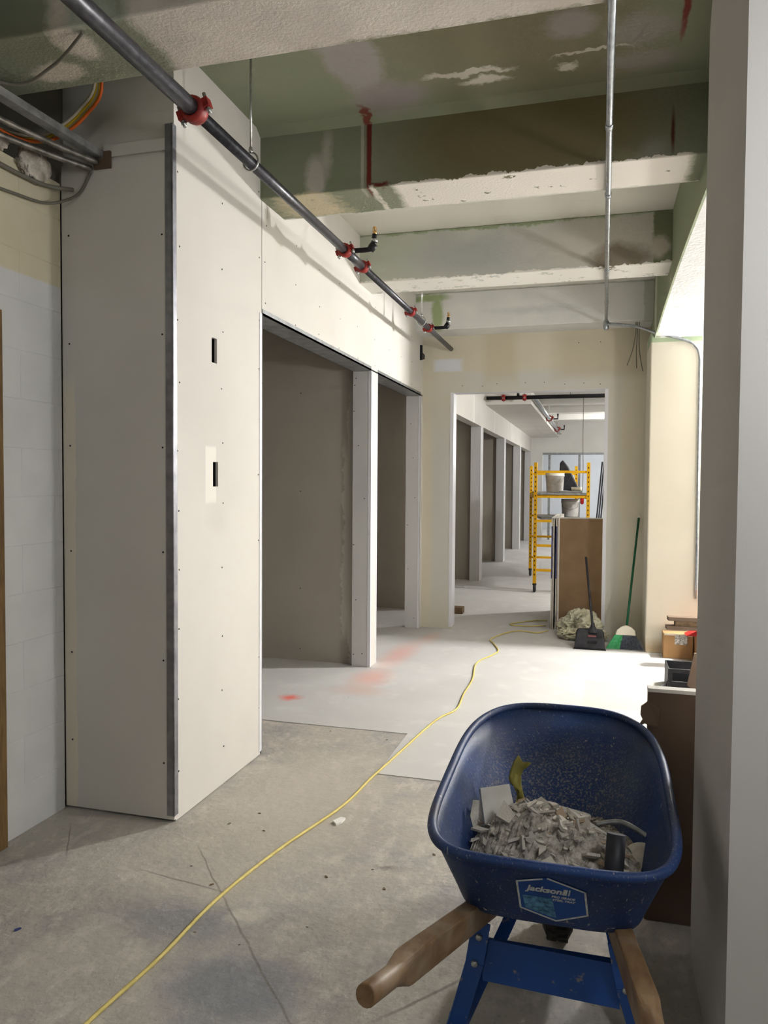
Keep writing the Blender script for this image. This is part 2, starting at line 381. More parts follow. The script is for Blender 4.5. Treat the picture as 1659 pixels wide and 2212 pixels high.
# wheelbarrow materials
t = NT('blue_tray_paint', .55, 0, .35).objcoord(); t.bump(14, .15, .004)
c = t.vary((28, 58, 110), (22, 44, 84), 4)
c = t.mix(t.math('MULTIPLY', t.ramp(t.noise(6, 6).outputs[0], .45, .75), .5), c, lin((72, 78, 88)))
c = t.mix(t.math('MULTIPLY', t.ramp(t.noise(230, 3, stretch=(1, 1, .45)).outputs[0], .62, .70), .5), c, lin((150, 146, 140)))
c = t.mix(t.math('MULTIPLY', t.ramp(t.noise(26, 3, stretch=(3, 3, .35)).outputs[0], .68, .72), .6), c, lin((168, 164, 158)))
c = t.mix(t.math('MULTIPLY', t.ramp(t.noise(5, 7).outputs[0], .62, .72), .5), c, lin((70, 58, 50)))
sp_ = t.math('MULTIPLY', t.patch(t.warp(.08, 9), (-.02, .40, .50), (.24, .22, .13), .6), t.ramp(t.noise(150, 4, stretch=(1, 1, .6)).outputs[0], .50, .62))
c = t.mix(t.math('MULTIPLY', sp_, .5), c, lin((150, 144, 134)))
m_tray = t.done(c)
t = NT('blue_leg_paint', .45, 0, .5).objcoord()
c = t.vary((20, 72, 146), (16, 62, 128), 6)
c = t.mix(t.math('MULTIPLY', t.ramp(t.noise(34, 4).outputs[0], .64, .70), .7), c, lin((140, 130, 118)))
m_leg = t.done(c)
m_decal = simple('decal_blue', (18, 74, 152), (22, 62, 128), .35)
m_decalw = simple('decal_print', (206, 208, 206), (178, 180, 180), .5, 0, 80)
m_decalp = simple('decal_picture', (92, 150, 190), (40, 78, 104), .5, 0, 90)
m_rubber = simple('tyre_rubber', (44, 43, 42), (66, 63, 60), .9, 0, 40)
t = NT('handle_wood', .5, 0, .4).objcoord()
c = t.vary((140, 112, 80), (112, 84, 56), 6, stretch=(6, 1, 6))
c = t.mix(t.math('MULTIPLY', t.ramp(t.noise(9, 5).outputs[0], .5, .7), .6), c, lin((160, 146, 126)))
m_hand = t.done(c)

# ================================================================== SETTING
S = 'structure'
X0 = -1.73                                   # hall face of the left wall
floor = tag(MB().box(-4.5, 6.2, -3.6, 27, -.12, 0).build('floor', m_floor), 'dusty grey concrete floor with cracks and stains', kind=S)
MB().prism([(-4.4, 4.28, 0), (-1.05, 4.28, 0), (-1.05, 3.64, 0), (6, 3.60, 0), (6, 26.8, 0), (-4.4, 26.8, 0)], (0, 0, .004)).build('floor_topping', m_top, floor)
ceil = tag(MB().box(-4.5, 6.2, -3.6, 27, 3.30, 3.45).build('ceiling', m_slab), 'green and white patched concrete ceiling with beams', kind=S)
def beam(y0, y1, mat, x0=-4.5, x1=.46):
    MB().box(x0, x1, y0, y1, 2.95, 3.30).build('beam', mat, ceil, .006)
beam(2.17, 2.50, m_beam0, -4.5, 1.3); beam(3.72, 4.05, m_beam1, X0-.14); beam(5.45, 5.78, m_beam2, X0-.14); beam(7.25, 7.62, m_beam3, X0-.14)
beam(.42, .75, m_beam0, -4.5, 1.3)
for y in (12.5, 14.25, 16.0, 17.75): beam(y, y+.33, m_wallw, -1.72, 5)
# shallow fillets where slab and the green beams meet
for y in (3.72,):
    MB().prism([(X0, y-.05, 3.30), (X0, y, 3.30), (X0, y, 3.265)], (2.18, 0, 0)).build('beam_fillet', m_slab, ceil)

# --- left wall of the hall: pier, header, posts (drywall)
def panel(x, y0, y1, z0, z1, holes=(), th=.013):
    """board facing +X with rectangular holes, real thickness"""
    m = MB(); ys = sorted({y0, y1, *[h[0] for h in holes], *[h[1] for h in holes]}); zs = sorted({z0, z1, *[h[2] for h in holes], *[h[3] for h in holes]})
    for i in range(len(ys)-1):
        for j in range(len(zs)-1):
            cy, cz = (ys[i]+ys[i+1])/2, (zs[j]+zs[j+1])/2
            if any(h[0] < cy < h[1] and h[2] < cz < h[3] for h in holes): continue
            m.box(x-th, x, ys[i], ys[i+1], zs[j], zs[j+1])
    return m
wl = bpy.data.objects.new('wall_left', None); COL.objects.link(wl); tag(wl, 'new drywall partition wall with two tall openings', kind=S)
holes = [(3.195, 3.245, 2.02, 2.135), (3.205, 3.255, 1.445, 1.56)]
panel(X0, 2.873, 3.735, 0.004, 3.30, holes).build('pier_board', m_pier, wl)
box('pier_core', m_dark, wl, X0-.15, X0-.06, 2.885, 3.72, .004, 3.30)
box('pier_end_board', m_pier, wl, -2.275, X0, 2.860, 2.873, .012, 2.835)
box('pier_upper_board', m_pier, wl, -2.275, X0-.0131, 2.873, 2.886, 2.82, 3.30)
box('pier_edge_strip', m_board, wl, -2.06, X0-.02, 2.858, 2.873, 2.85, 2.90)
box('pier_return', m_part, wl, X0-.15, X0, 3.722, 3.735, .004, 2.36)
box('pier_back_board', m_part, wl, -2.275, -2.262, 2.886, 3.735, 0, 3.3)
for y0, y1, z0, z1 in holes:
    b = MB(); b.box(X0-.058, X0-.054, y0-.004, y1+.004, z0-.004, z1+.004)
    for a in ((X0-.055, X0-.013, y0-.004, y0-.001, z0, z1), (X0-.055, X0-.013, y1+.001, y1+.004, z0, z1), (X0-.055, X0-.013, y0, y1, z0-.004, z0-.001), (X0-.055, X0-.013, y0, y1, z1+.001, z1+.004)): b.box(*a)
    e = b.build('outlet_box', m_blk, wl)
    MB().tube(spline([(X0-.05, y0+.012, z1-.02), (X0-.025, y0+.02, (z0+z1)/2+.02), (X0-.05, y0+.03, z0+.03)]), .006, 6).build('wire', m_rp, e)
# corner bead of the pier
b = MB(); b.box(X0-.032, X0+.002, 2.856, 2.8595, .03, 2.955); b.box(X0+.0005, X0+.003, 2.856, 2.888, .03, 2.955)
b.tube([(X0+.001, 2.857, .03), (X0+.001, 2.857, 2.955)], .004, 8)
b.build('corner_bead', m_bead, wl)
b = MB(); b.box(X0-.001, X0+.003, 3.708, 3.740, .02, 2.36); b.box(X0-.025, X0+.003, 3.7355, 3.739, .02, 2.36); b.build('corner_bead', m_beadw, wl)
# header over the openings
box('header_board', m_board, wl, X0-.013, X0, 3.742, 7.60, 2.365, 3.30)
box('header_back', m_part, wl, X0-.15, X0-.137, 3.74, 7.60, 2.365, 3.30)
box('header_core', m_dark, wl, X0-.137, X0-.013, 3.74, 7.60, 2.40, 3.29)
for y0, y1 in ((3.742, 5.755), (5.945, 7.49)):
    b = MB(); b.box(X0-.15, X0+.003, y0, y1, 2.352, 2.3645); b.box(X0-.15, X0-.146, y0, y1, 2.352, 2.40); b.box(X0+.0003, X0+.003, y0, y1, 2.352, 2.385)
    b.build('header_track', m_track, wl)
def post(y0, y1, z1=2.352, xh=X0):
    o = MB().box(xh-.15, xh, y0, y1, .004, z1).build('post', m_jamb, wl, .002)
    b = MB(); b.box(xh-.02, xh+.0025, y0-.0025, y0-.0003, .004, z1); b.box(xh+.0003, xh+.0025, y0-.0025, y0+.025, .004, z1); b.build('corner_bead', m_beadw, o)
    b = MB(); b.box(xh+.0003, xh+.0025, y1-.022, y1+.002, .004, z1); b.build('corner_bead', m_beadw, o)
    box('face_board', m_board, o, xh-.001, xh+.0006, y0+.001, y1-.001, .004, z1)
post(5.76, 5.94); post(7.495, 7.60)
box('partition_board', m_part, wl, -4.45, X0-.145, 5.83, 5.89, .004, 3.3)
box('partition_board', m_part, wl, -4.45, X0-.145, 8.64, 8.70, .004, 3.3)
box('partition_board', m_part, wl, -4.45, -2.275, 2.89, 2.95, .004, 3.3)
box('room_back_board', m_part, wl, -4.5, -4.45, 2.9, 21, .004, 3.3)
# joint compound seam between pier and header, screws
def screws(parent, pts, axis):
    b = MB()
    for p in pts:
        b.lathe(Vector(p), [(.0001, .0012), (.0042, .0012), (.0046, 0)], 6, axis)
    o = b.build('screw_heads', m_blk, parent); o['kind'] = 'stuff'
pts = []
for y in (2.905, 3.30, 3.705):
    z = .18 + random.random()*.1
    while z < 3.0: pts.append((X0, y+random.uniform(-.012, .012), z)); z += .3+random.uniform(-.05, .05)
for y in (3.78, 4.2, 4.6, 5.0, 5.4, 5.85, 6.3, 6.7, 7.1, 7.5):
    for z in (2.42, 2.62, 2.84): pts.append((X0, y+random.uniform(-.02, .02), z+random.uniform(-.03, .03)))
screws(wl, pts, (1, 0, 0))
pts = [(x, 2.860, z+random.uniform(-.05, .05)) for x in (-2.24, X0-.05) for z in (.3, .75, 1.2, 1.65, 2.1, 2.55)]
pts += [(X0-.1+random.uniform(-.05, .05), 5.76, z+random.uniform(-.04, .04)) for z in (.1, .12, .55, .95, 1.35, 1.8, 2.05, 2.27, 2.28)]
pts += [(X0-.09+random.uniform(-.04, .04), 7.495, z+random.uniform(-.04, .04)) for z in (.1, .6, 1.05, 1.3, 1.75, 2.1)]
pts += [(-2.35, 5.83, z) for z in (.1, .6, 1.4, 2.2)]
screws(wl, pts, (0, -1, 0))

# --- block wall of the recess
wb = bpy.data.objects.new('wall_left_block', None); COL.objects.link(wb); tag(wb, 'painted concrete block wall, cream above and white below', kind=S)
box('mortar_bed', m_block, wb, -2.46, -2.2815, -3.5, 2.858, 0, 2.76)
blkme = {}
for r_ in range(14):
    z0 = r_*.2; off = .2 if r_ % 2 else 0
    y1 = 2.858
    yy = 2.858-.05-off
    edges = [2.858]+[yy-.4*k for k in range(8) if yy-.4*k > -.2]
    for a, b_ in zip(edges, edges[1:]):
        w = round(a-b_, 3); z1 = min(z0+.1985, 2.74)
        key = (w, round(z1-z0, 3))
        if key not in blkme:
            o = MB().box(-.1, 0, -(w-.002), 0, 0, z1-z0).build('block', m_block, wb, .0015, 1); blkme[key] = o.data
        else:
            o = bpy.data.objects.new('block', blkme[key]); COL.objects.link(o); o.parent = wb
            m = o.modifiers.new('bevel', 'BEVEL'); m.width = .0015; m.segments = 1; m.limit_method = 'ANGLE'
        o.location = (-2.28, a, z0+.0005)

# --- end wall with doorway
we = bpy.data.objects.new('wall_end', None); COL.objects.link(we); tag(we, 'cream painted end wall with a wide doorway', kind=S)
m = MB(); m.box(X0, -1.412, 7.58, 7.73, .0, 2.95); m.box(.052, .46, 7.58, 7.73, 0, 2.95); m.box(-1.412, .052, 7.58, 7.73, 2.385, 2.95)
m.build('wall_board', m_end, we)
for x, s_ in ((-1.412, 1), (.052, -1)):
    b = MB(); b.box(min(x, x-s_*.03), max(x, x-s_*.03), 7.5765, 7.5798, .02, 2.385); b.box(min(x, x+s_*.003), max(x, x+s_*.003), 7.5765, 7.735, .02, 2.385)
    b.build('corner_bead', m_beadw, we)
box('corner_bead', m_beadw, we, -1.412, .052, 7.5765, 7.735, 2.382, 2.3848)
screws(we, [(-1.35+.2*k+random.uniform(-.05, .05), 7.58, 2.43+random.uniform(0, .04)) for k in range(8)]+[(-.2, 7.58, 2.83), (.0, 7.58, 2.83)], (0, -1, 0))

# --- right arcade: column, shallow-arched lintel, near pier
wr = bpy.data.objects.new('wall_right', None); COL.objects.link(wr); tag(wr, 'arcade wall with cream column, shallow arch and grey near pier', kind=S)
MB().box(.42, .85, 7.0, 7.62, 0, 2.81).build('column', m_column, wr, .012)
n = 28; lo = []
for i in range(n+1):
    y = 2.3+(7.05-2.3)*i/n; lo.append((y, 2.735+.085*math.sin(PI*i/n)**.8))
vs = []; fs = []
for y, zz in lo: vs += [(.45, y, zz), (.85, y, zz), (.45, y, 3.30), (.85, y, 3.30)]
for i in range(n):
    a = 4*i; fs += [(a, a+4, a+5, a+1), (a, a+2, a+6, a+4), (a+1, a+5, a+7, a+3)]
fs += [(0, 1, 3, 2), (4*n, 4*n+2, 4*n+3, 4*n+1)]
MB().add(vs, fs).build('arched_lintel', m_arcade, wr)
box('lintel_end', m_arcade, wr, .45, .85, 7.05, 7.62, 2.81, 3.3)
MB().prism([(.3, 1.85, 0), (.3, 2.5, 0), (.3, 2.5, 2.82), (.3, 2.42, 2.95), (.3, 1.85, 2.95)], (1.0, 0, 0)).build('near_pier', m_pierR, wr)
box('near_side_board', m_pierR, wr, 1.3, 1.42, -3.5, 2.5, 0, 3.3)
# --- enclosure beyond
tag(box('wall_outer', m_wallw, None, 6.0, 6.15, -3.5, 26.9, 0, 3.3), 'white wall of the side room', kind=S)
tag(box('wall_back', m_wallw, None, -4.5, 6.0, -3.6, -3.5, 0, 3.3), 'white wall behind the viewer', kind=S)
box('divider_board', m_wallw, wr, 1.42, 6.0, 1.9, 2.0, 0, 3.3)
box('divider_board', m_wallw, wr, .85, 6.0, 7.62, 7.73, 0, 3.3)

# --- far hall
wf = bpy.data.objects.new('wall_far_left', None); COL.objects.link(wf); tag(wf, 'drywall wall with four tall openings in the far hall', kind=S)
XF = -1.72
box('header_board', m_board, wf, XF-.14, XF, 7.73, 20.5, 2.35, 3.3)
for y in (11.5, 14.5, 17.5, 20.3):
    o = MB().box(XF-.15, XF, y, y+.28, .004, 2.35).build('post', m_jamb, wf)
    box('corner_bead', m_beadw, o, XF+.0003, XF+.003, y-.003, y+.03, .004, 2.35)
    box('partition_board', m_part, wf, -4.45, XF-.145, y+.10, y+.16, .004, 3.3)
for y in (10.8, 13.0, 15.6, 18.6):
    box('joint_tape', m_paper, wf, XF, XF+.002, y, y+.05, 2.36, 2.95)
MB().box(XF, -1.02, 12.0, 20.4, 2.72, 2.95).build('soffit', m_board, wf)
wff = bpy.data.objects.new('wall_far', None); COL.objects.link(wff); tag(wff, 'far cross wall with a wide opening into a bluish room', kind=S)
box('wall_board', m_wallw, wff, XF, 6, 20.5, 20.65, 2.32, 3.3); box('wall_board', m_wallw, wff, XF, -1.42, 20.5, 20.65, 0, 2.32)
box('opening_frame', m_track, wff, -1.42, 6, 20.49, 20.66, 2.27, 2.32)
m_blu = drywall('bluish_wall', (206, 209, 214), (200, 203, 208))
box('back_board', m_blu, wff, -4.5, 6, 26.5, 26.6, 0, 3.3)
for x in (-1.30, -.52): box('mullion', m_track, wff, x, x+.06, 20.9, 20.96, 0, 2.9)
box('room_side_board', m_blu, wff, -4.5, -4.4, 20.7, 26.5, 0, 3.3)

# ================================================================== PIPES AND CONDUITS
def coupling(par, c, axis, r):
    c = Vector(c); a = Vector(axis).normalized()
    side = a.cross(Vector((0, 0, 1))).normalized() if abs(a.z) < .9 else Vector((1, 0, 0)); side = (side+Vector((0, 0, .35))).normalized()
    b = MB(); b.lathe(c, [(r*1.02, -.028), (r*1.42, -.028), (r*1.55, -.012), (r*1.55, .012), (r*1.42, .028), (r*1.02, .028)], 18, a)
    for s_ in (-1, 1):
        b.obox(c+side*s_*r*1.75, a, side, a.cross(side), .034, r*.8, r*1.1)
    o = b.build('coupling', m_red, par)
    nrm = a.cross(side)
    for s_ in (-1, 1):
        p = c+side*s_*r*1.8; bb = MB(); bb.tube([p-nrm*r*1.35, p+nrm*r*1.35], .0065, 6); bb.lathe(p, [(.0001, r*.95), (.011, r*.95), (.011, r*.72), (.0001, r*.72)], 6, nrm, False)
        bb.build('bolt', m_zinc, o)
XP, ZP = -1.43, 2.81
sp = thing('sprinkler_pipe', 'long dark steel sprinkler pipe with red couplings along the left wall', 'pipe', (XP, 2.5, ZP))
MB().tube([(XP, .9, ZP), (XP, 2.515, ZP)], .030, 18).build('main_pipe', m_pipe, sp)
MB().tube([(XP, 2.515, ZP), (XP, 4.22, ZP)], .024, 18).build('main_pipe', m_pipe, sp)
MB().tube([(XP, 4.22, ZP), (XP, 4.56, ZP)], .026, 18).build('tee_pipe', m_pipe, sp)
MB().tube([(XP, 4.56, ZP), (XP, 7.52, ZP)], .022, 18).build('main_pipe', m_pipe, sp)
for y, r in ((2.515, .030), (4.22, .025), (4.56, .024), (5.83, .023), (6.47, .023)): coupling(sp, (XP, y, ZP), (0, 1, 0), r)
for y in (4.24, 6.48):
    o = MB().tube(spline([(XP+.02, y, ZP), (XP+.13, y, ZP), (XP+.155, y, ZP+.008), (XP+.165, y, ZP+.03), (XP+.17, y+.005, ZP+.085)]), .0145, 12).build('branch_pipe', m_blk, sp)
    MB().lathe((XP+.158, y, ZP+.012), [(.0001, -.026), (.022, -.02), (.024, 0), (.022, .022), (.0001, .026)], 14, (.6, 0, .8)).build('elbow', m_blk, o)
    MB().lathe((XP+.17, y+.005, ZP+.04), [(.0147, 0), (.019, 0), (.019, .018), (.0147, .018)], 14, (.03, 0, 1)).build('band', m_zinc, o)
    b = MB(); b.lathe((XP+.171, y+.005, ZP+.085), [(.0001, 0), (.011, 0), (.011, .014), (.006, .02), (.005, .034), (.009, .038), (.011, .042), (.0001, .044)], 10)
    for s_ in (-1, 1): b.tube([(XP+.171+s_*.010, y+.005, ZP+.098), (XP+.171+s_*.012, y+.005, ZP+.115), (XP+.171+s_*.004, y+.005, ZP+.128)], .002, 5)
    b.build('sprinkler_head', m_brass, sp)
for y in (2.98, 6.2):
    o = MB().tube([(XP, y, ZP+.055), (XP, y, 3.30)], .005, 8).build('hanger_rod', m_zinc, sp)
    b = MB(); ring = [(XP+.034*math.cos(a), y, ZP+.034*math.sin(a)*1.1+.004) for a in [PI/2+2*PI*k/18 for k in range(19)]]
    b.tube(ring, .0045, 6); b.lathe((XP, y, ZP+.038), [(.0001, 0), (.010, 0), (.011, .012), (.007, .026), (.0001, .03)], 8); b.build('hanger_ring', m_zinc, o)
# galvanised conduit along the right side of the hall, with elbow and a branch dropping onto the column
ec = thing('electrical_conduit', 'shiny galvanised conduit running along under the ceiling beams', 'conduit', (.03, 4.8, 2.93))
MB().tube([(.015, 1.6, 2.935), (.02, 3.25, 2.935), (.035, 5.5, 2.935), (.045, 7.1, 2.925)], .0135, 12).build('tube', m_galv, ec)
for y in (3.28, 4.05, 5.45, 6.4): MB().tube([(.02+(y-3.25)*.0066, y, 2.935), (.02+(y-3.25)*.0066, y+.045, 2.935)], .0165, 12).build('coupling', m_galv, ec)
MB().lathe((.045, 7.12, 2.90), [(.0001, -.05), (.018, -.048), (.024, -.03), (.026, .02), (.016, .04), (.0001, .045)], 12).build('junction_fitting', m_galv, ec)
b = MB(); b.tube(spline([(.05, 7.12, 2.90), (.12, 7.08, 2.89), (.30, 6.99, 2.84), (.46, 6.965, 2.775), (.70, 6.965, 2.70), (.775, 6.97, 2.65), (.81, 6.97, 2.56), (.815, 6.975, 2.3), (.825, 6.98, .5)], 8), .0125, 10)
b.build('branch_tube', m_galv, ec)
for k, (x, d) in enumerate(((.30, -.06), (.315, .01), (.33, .05))):
    o = MB().tube(spline([(x, 7.2, 2.92), (x+.005, 7.3, 2.84), (x+d*.3, 7.4, 2.7), (x+d, 7.45, 2.58-.03*k)]), .004, 6).build('loose_wire', m_gcab)
    tag(o, ['shorter grey wire hanging beside the column, nearest the doorway', 'middle grey wire hanging beside the cream column', 'grey wire hanging closest to the cream column'][k], 'wire', 'wires hanging from the last beam')
# upper left: strut, flexible conduits, cables
cr = thing('steel_strut', 'grey metal strut reaching the pier below the ceiling', 'strut', (-2.08, 2.6, 2.85))
b = MB(); d0, d1 = Vector((-2.15, 1.5, 2.86)), Vector((-2.075, 2.86, 2.845))
b.bar(d0, d1, .045, .006); b.bar(d0+Vector((.022, 0, .012)), d1+Vector((.022, 0, .012)), .004, .028); b.bar(d0+Vector((-.022, 0, .012)), d1+Vector((-.022, 0, .012)), .004, .028)
b.build('channel', m_steelg, cr)
box('end_plate', m_brown, cr, -2.10, -2.02, 2.845, 2.858, 2.80, 2.87)
def flex(name, pts, r, label):
    P = spline(pts, 30); L = []
    out, rs = [], []
    for i, q in enumerate(P): out.append(q); rs.append(r*(1.0 if i % 2 else .86))
    o = MB().tube(out, rs, 9).build(name, m_flex); return tag(o, label, 'conduit', 'flexible conduits by the strut')
flex('flexible_conduit', [(-2.20, 1.6, 2.80), (-2.17, 2.2, 2.80), (-2.13, 2.6, 2.815), (-2.08, 2.84, 2.825)], .014, 'upper ribbed metal conduit directly under the grey strut')
flex('flexible_conduit', [(-2.24, 1.6, 2.76), (-2.22, 2.2, 2.76), (-2.17, 2.6, 2.785), (-2.11, 2.84, 2.80)], .014, 'lower ribbed metal conduit under the grey strut')
ways = [((0, 0, 0), m_ycab, 'yellow'), ((.012, .012, -.006), m_ycab, 'second yellow'), ((.028, .0, -.012), m_ocab, 'orange'), ((.006, -.014, .006), m_wcab, 'pale')]
for d, mt, nm in ways:
    d = Vector(d); P = [Vector(p)+d for p in [(-1.96, 2.62, 3.24), (-1.98, 2.70, 3.06), (-2.06, 2.71, 2.97), (-2.15, 2.70, 2.905), (-2.22, 2.66, 2.86), (-2.27, 2.55, 2.835), (-2.25, 2.35, 2.82), (-2.22, 1.9, 2.80)]]
    o = MB().tube(spline(P, 8), .0065, 7).build('cable', mt); tag(o, {'yellow': 'outermost yellow cable of the bundle over the strut', 'second yellow': 'inner yellow cable of the bundle over the strut', 'orange': 'orange cable running beside the yellow cables', 'pale': 'thin pale cable among the yellow cables'}[nm], 'cable', 'cable bundle by the ceiling')
o = MB().tube(spline([(-2.26, 1.9, 2.66), (-2.265, 2.3, 2.60), (-2.262, 2.6, 2.615), (-2.25, 2.76, 2.64), (-2.18, 2.845, 2.70), (-2.12, 2.85, 2.79)]), .006, 7).build('grey_cable', m_gcab); tag(o, 'thin grey cable drooping in a loop across the block wall', 'cable')
o = MB().tube(spline([(-2.255, 1.9, 2.74), (-2.26, 2.4, 2.70), (-2.25, 2.7, 2.70), (-2.2, 2.84, 2.72)]), .009, 8).build('grey_cable', m_gcab); tag(o, 'thicker dark grey cable above the drooping loop', 'cable')
o = MB().tube(spline([(-2.25, 2.05, 2.92), (-2.05, 2.3, 2.88), (-1.85, 2.28, 2.90), (-1.66, 2.2, 2.944)]), .006, 6).build('grey_cable', m_gcab); tag(o, 'grey cable sagging below the patched green beam', 'cable')
def lump(name, c, rx, ry, rz, mat, seed, amp=.45, n=26, parent=None, flat=False):
    vs, fs = [], []
    for i in range(n//2+1):
        for k in range(n):
            th = PI*i/(n//2); ph = 2*PI*k/n; d = Vector((math.sin(th)*math.cos(ph), math.sin(th)*math.sin(ph), math.cos(th)))
            q = 1+amp*(.28-abs(noise.fractal(d*1.7+Vector((seed, seed*2, 0)), .9, 2, 5)))
            v = Vector((d.x*rx*q, d.y*ry*q, d.z*rz*q))
            if flat: v.z = max(v.z, -rz*.5)
            vs.append(Vector(c)+v)
    for i in range(n//2):
        for k in range(n): fs.append((i*n+k, (i+1)*n+k, (i+1)*n+(k+1)%n, i*n+(k+1)%n))
    return MB().add(vs, fs, True).build(name, mat, parent, loc=None if parent else c)
tag(lump('insulation_tuft', (-2.265, 2.68, 2.775), .03, .09, .075, m_insw, 3, .5), 'dirty white insulation tuft stuffed above the block wall', 'insulation')
tag(lump('insulation_tuft', (-2.27, 2.46, 2.80), .03, .08, .05, m_insw, 8, .5), 'greyish insulation tuft behind the orange cable', 'insulation')
o = MB().prism([(X0+.001, 7.44, 2.85), (X0+.001, 7.47, 2.85), (X0+.001, 7.47, 2.78), (X0+.001, 7.57, 2.77), (X0+.001, 7.57, 2.73), (X0+.001, 7.44, 2.70)], (.02, 0, 0)).build('wall_hole_plate', m_blk); tag(o, 'small black plate standing for a hole in the corner under the pipe end', 'bracket')  # black plate added where the wall has a dark hole
# far hall pipes
fp = thing('cross_pipe', 'black sprinkler pipe crossing the far hall above the doorway', 'pipe', (0, 11.8, 2.80))
MB().tube([(-1.68, 11.8, 2.80), (2.4, 11.8, 2.80)], .03, 12).build('main_pipe', m_blk, fp)
for x in (-1.42, -1.10): coupling(fp, (x, 11.8, 2.80), (1, 0, 0), .032)
for x in (-.42, .9): MB().tube([(x, 11.8, 2.80), (x, 11.8, 3.3)], .006, 6).build('hanger_rod', m_zinc, fp)
MB().tube([(-1.2, 11.8, 2.80), (-1.2, 11.8, 2.93), (-1.2, 11.95, 2.93)], .02, 8).build('riser', m_blk, fp)
fb = thing('branch_line', 'pale pipe with red couplings running away down the far hall', 'pipe', (-.98, 15, 2.80))
MB().tube([(-.96, 11.83, 2.80), (-.96, 20.3, 2.80)], .026, 10).build('main_pipe', m_galv, fb)
for y in (15.6, 18.6):
    coupling(fb, (-.96, y, 2.80), (0, 1, 0), .04); MB().tube([(-.96, y+.1, 2.80), (-.80, y+.1, 2.80), (-.80, y+.1, 2.9)], .016, 8).build('sprinkler_arm', m_blk, fb)
    MB().tube([(-.96, y-.2, 2.8), (-.96, y-.2, 3.3)], .006, 6).build('hanger_rod', m_zinc, fb)

# ================================================================== WHEELBARROW
CX = -.10
wbx = thing('wheelbarrow', 'dusty blue wheelbarrow with wooden handles beside the grey pier', 'wheelbarrow', (CX, 2.0, 0))
def sup(c, n): return math.copysign(abs(c)**(2/n), c)
def outline(th, cy, near, far, hwn, hwf, nn, nf, zn, zf):
    c_, s_ = math.cos(th), math.sin(th)
    if s_ < 0: x, y = sup(c_, nn), sup(s_, nn)*near
    else: x, y = sup(c_, nf), sup(s_, nf)*far
    tt = (y+near)/(near+far); hw = hwn+(hwf-hwn)*tt
    return Vector((CX+x*hw, cy+y, zn+(zf-zn)*tt))
def angs(N): return [2*PI*k/N for k in range(N)]
N = 96
RIM = dict(cy=2.16, near=.44, far=.54, hwn=.298, hwf=.296, nn=5.2, nf=3.2, zn=.60, zf=.685)
BOT = dict(cy=2.06, near=.245, far=.24, hwn=.225, hwf=.19, nn=4.5, nf=3, zn=.415, zf=.385)
def tray_pt(th, f, g):
    a, b_ = outline(th, **RIM), outline(th, **BOT); p = a.lerp(b_, min(f, 1)); p.z = a.z+(b_.z-a.z)*g
    if f > 1:
        ctr = Vector((CX, 2.06, b_.z)); p = p.lerp(ctr, f-1)
    return p
prof = [(0, 0), (.2, .2), (.4, .4), (.6, .6), (.74, .74), (.84, .85), (.92, .93), (1.0, .98), (1.08, 1.0), (1.3, 1.0), (1.6, 1.0), (1.85, 1.0)]
vs = [tray_pt(th, f, g) for f, g in prof for th in angs(N)]
fs = [(i*N+k, i*N+(k+1) % N, (i+1)*N+(k+1) % N, (i+1)*N+k) for i in range(len(prof)-1) for k in range(N)]
fs.append(tuple((len(prof)-1)*N+k for k in range(N)))
tray = MB().add(vs, fs, True).build('tray', m_tray, wbx)
md = tray.modifiers.new('thickness', 'SOLIDIFY'); md.thickness = .004; md.offset = 0
b = MB(); b.tube([outline(th, **RIM) for th in angs(N)]+[outline(0, **RIM)], .0125, 10, cap=False); b.build('rim', m_tray, tray)
# decal on the near wall
A, B = Vector((CX, RIM['cy']-RIM['near'], RIM['zn'])), Vector((CX, BOT['cy']-BOT['near'], BOT['zn']))
dn = (B-A).normalized(); upd = -dn; nrm = Vector((1, 0, 0)).cross(upd); dc = A.lerp(B, .50)+Vector((.012, 0, 0))+nrm*.0035
def dpt(x, y, h=0): return dc+Vector((1, 0, 0))*x+upd*y+nrm*h
hexa = [(-.080, .052), (-.008, .076), (.077, .044), (.083, -.040), (.010, -.078), (-.074, -.046)]
def plate(name, poly, h, mat, par):
    return MB().prism([dpt(x, y, h) for x, y in poly], nrm*.0006).build(name, mat, par)
dcl = plate('maker_decal', hexa, 0, m_decal, tray)
b = MB()
for i in range(6):
    p, q = Vector((*hexa[i], 0)), Vector((*hexa[(i+1) % 6], 0)); dd = (q-p).normalized(); nn_ = Vector((dd.y, -dd.x, 0))*.0045
    if i == 0: q = q-dd*.012
    b.prism([dpt(v.x, v.y, .0008) for v in (p, q, q-nn_*-1, p-nn_*-1)], nrm*.0005)
b.build('decal_border', m_decalw, dcl)
plate('decal_picture', [(-.066, .004), (.002, .004), (.010, -.066), (-.060, -.042)], .0008, m_decalp, dcl)
plate('decal_emblem', [(.024, .023), (.034, .023), (.037, .043), (.028, .043)], .0008, m_decalw, dcl)
plate('decal_emblem', [(.037, .023), (.040, .023), (.043, .043), (.040, .043)], .0008, m_decalw, dcl)
def text(body, x, y, size, par, shear=.25, bold=0):
    cu = bpy.data.curves.new('decal_lettering', 'FONT'); cu.body = body; cu.size = size; cu.extrude = .0002; cu.shear = shear; cu.offset = bold
    o = bpy.data.objects.new('decal_lettering', cu); COL.objects.link(o); cu.materials.append(m_decalw)
    mm = Matrix((Vector((1, 0, 0)), upd, nrm)).transposed().to_4x4(); mm.translation = dpt(x, y, .001)-WORLD(par)
    dg = bpy.context.evaluated_depsgraph_get(); me = bpy.data.meshes.new_from_object(o.evaluated_get(dg)); bpy.data.objects.remove(o)
    o = bpy.data.objects.new('decal_lettering', me); COL.objects.link(o)
    o.parent = par; o.matrix_local = mm
text('Jackson', -.056, .024, .026, dcl, .25, .0009)
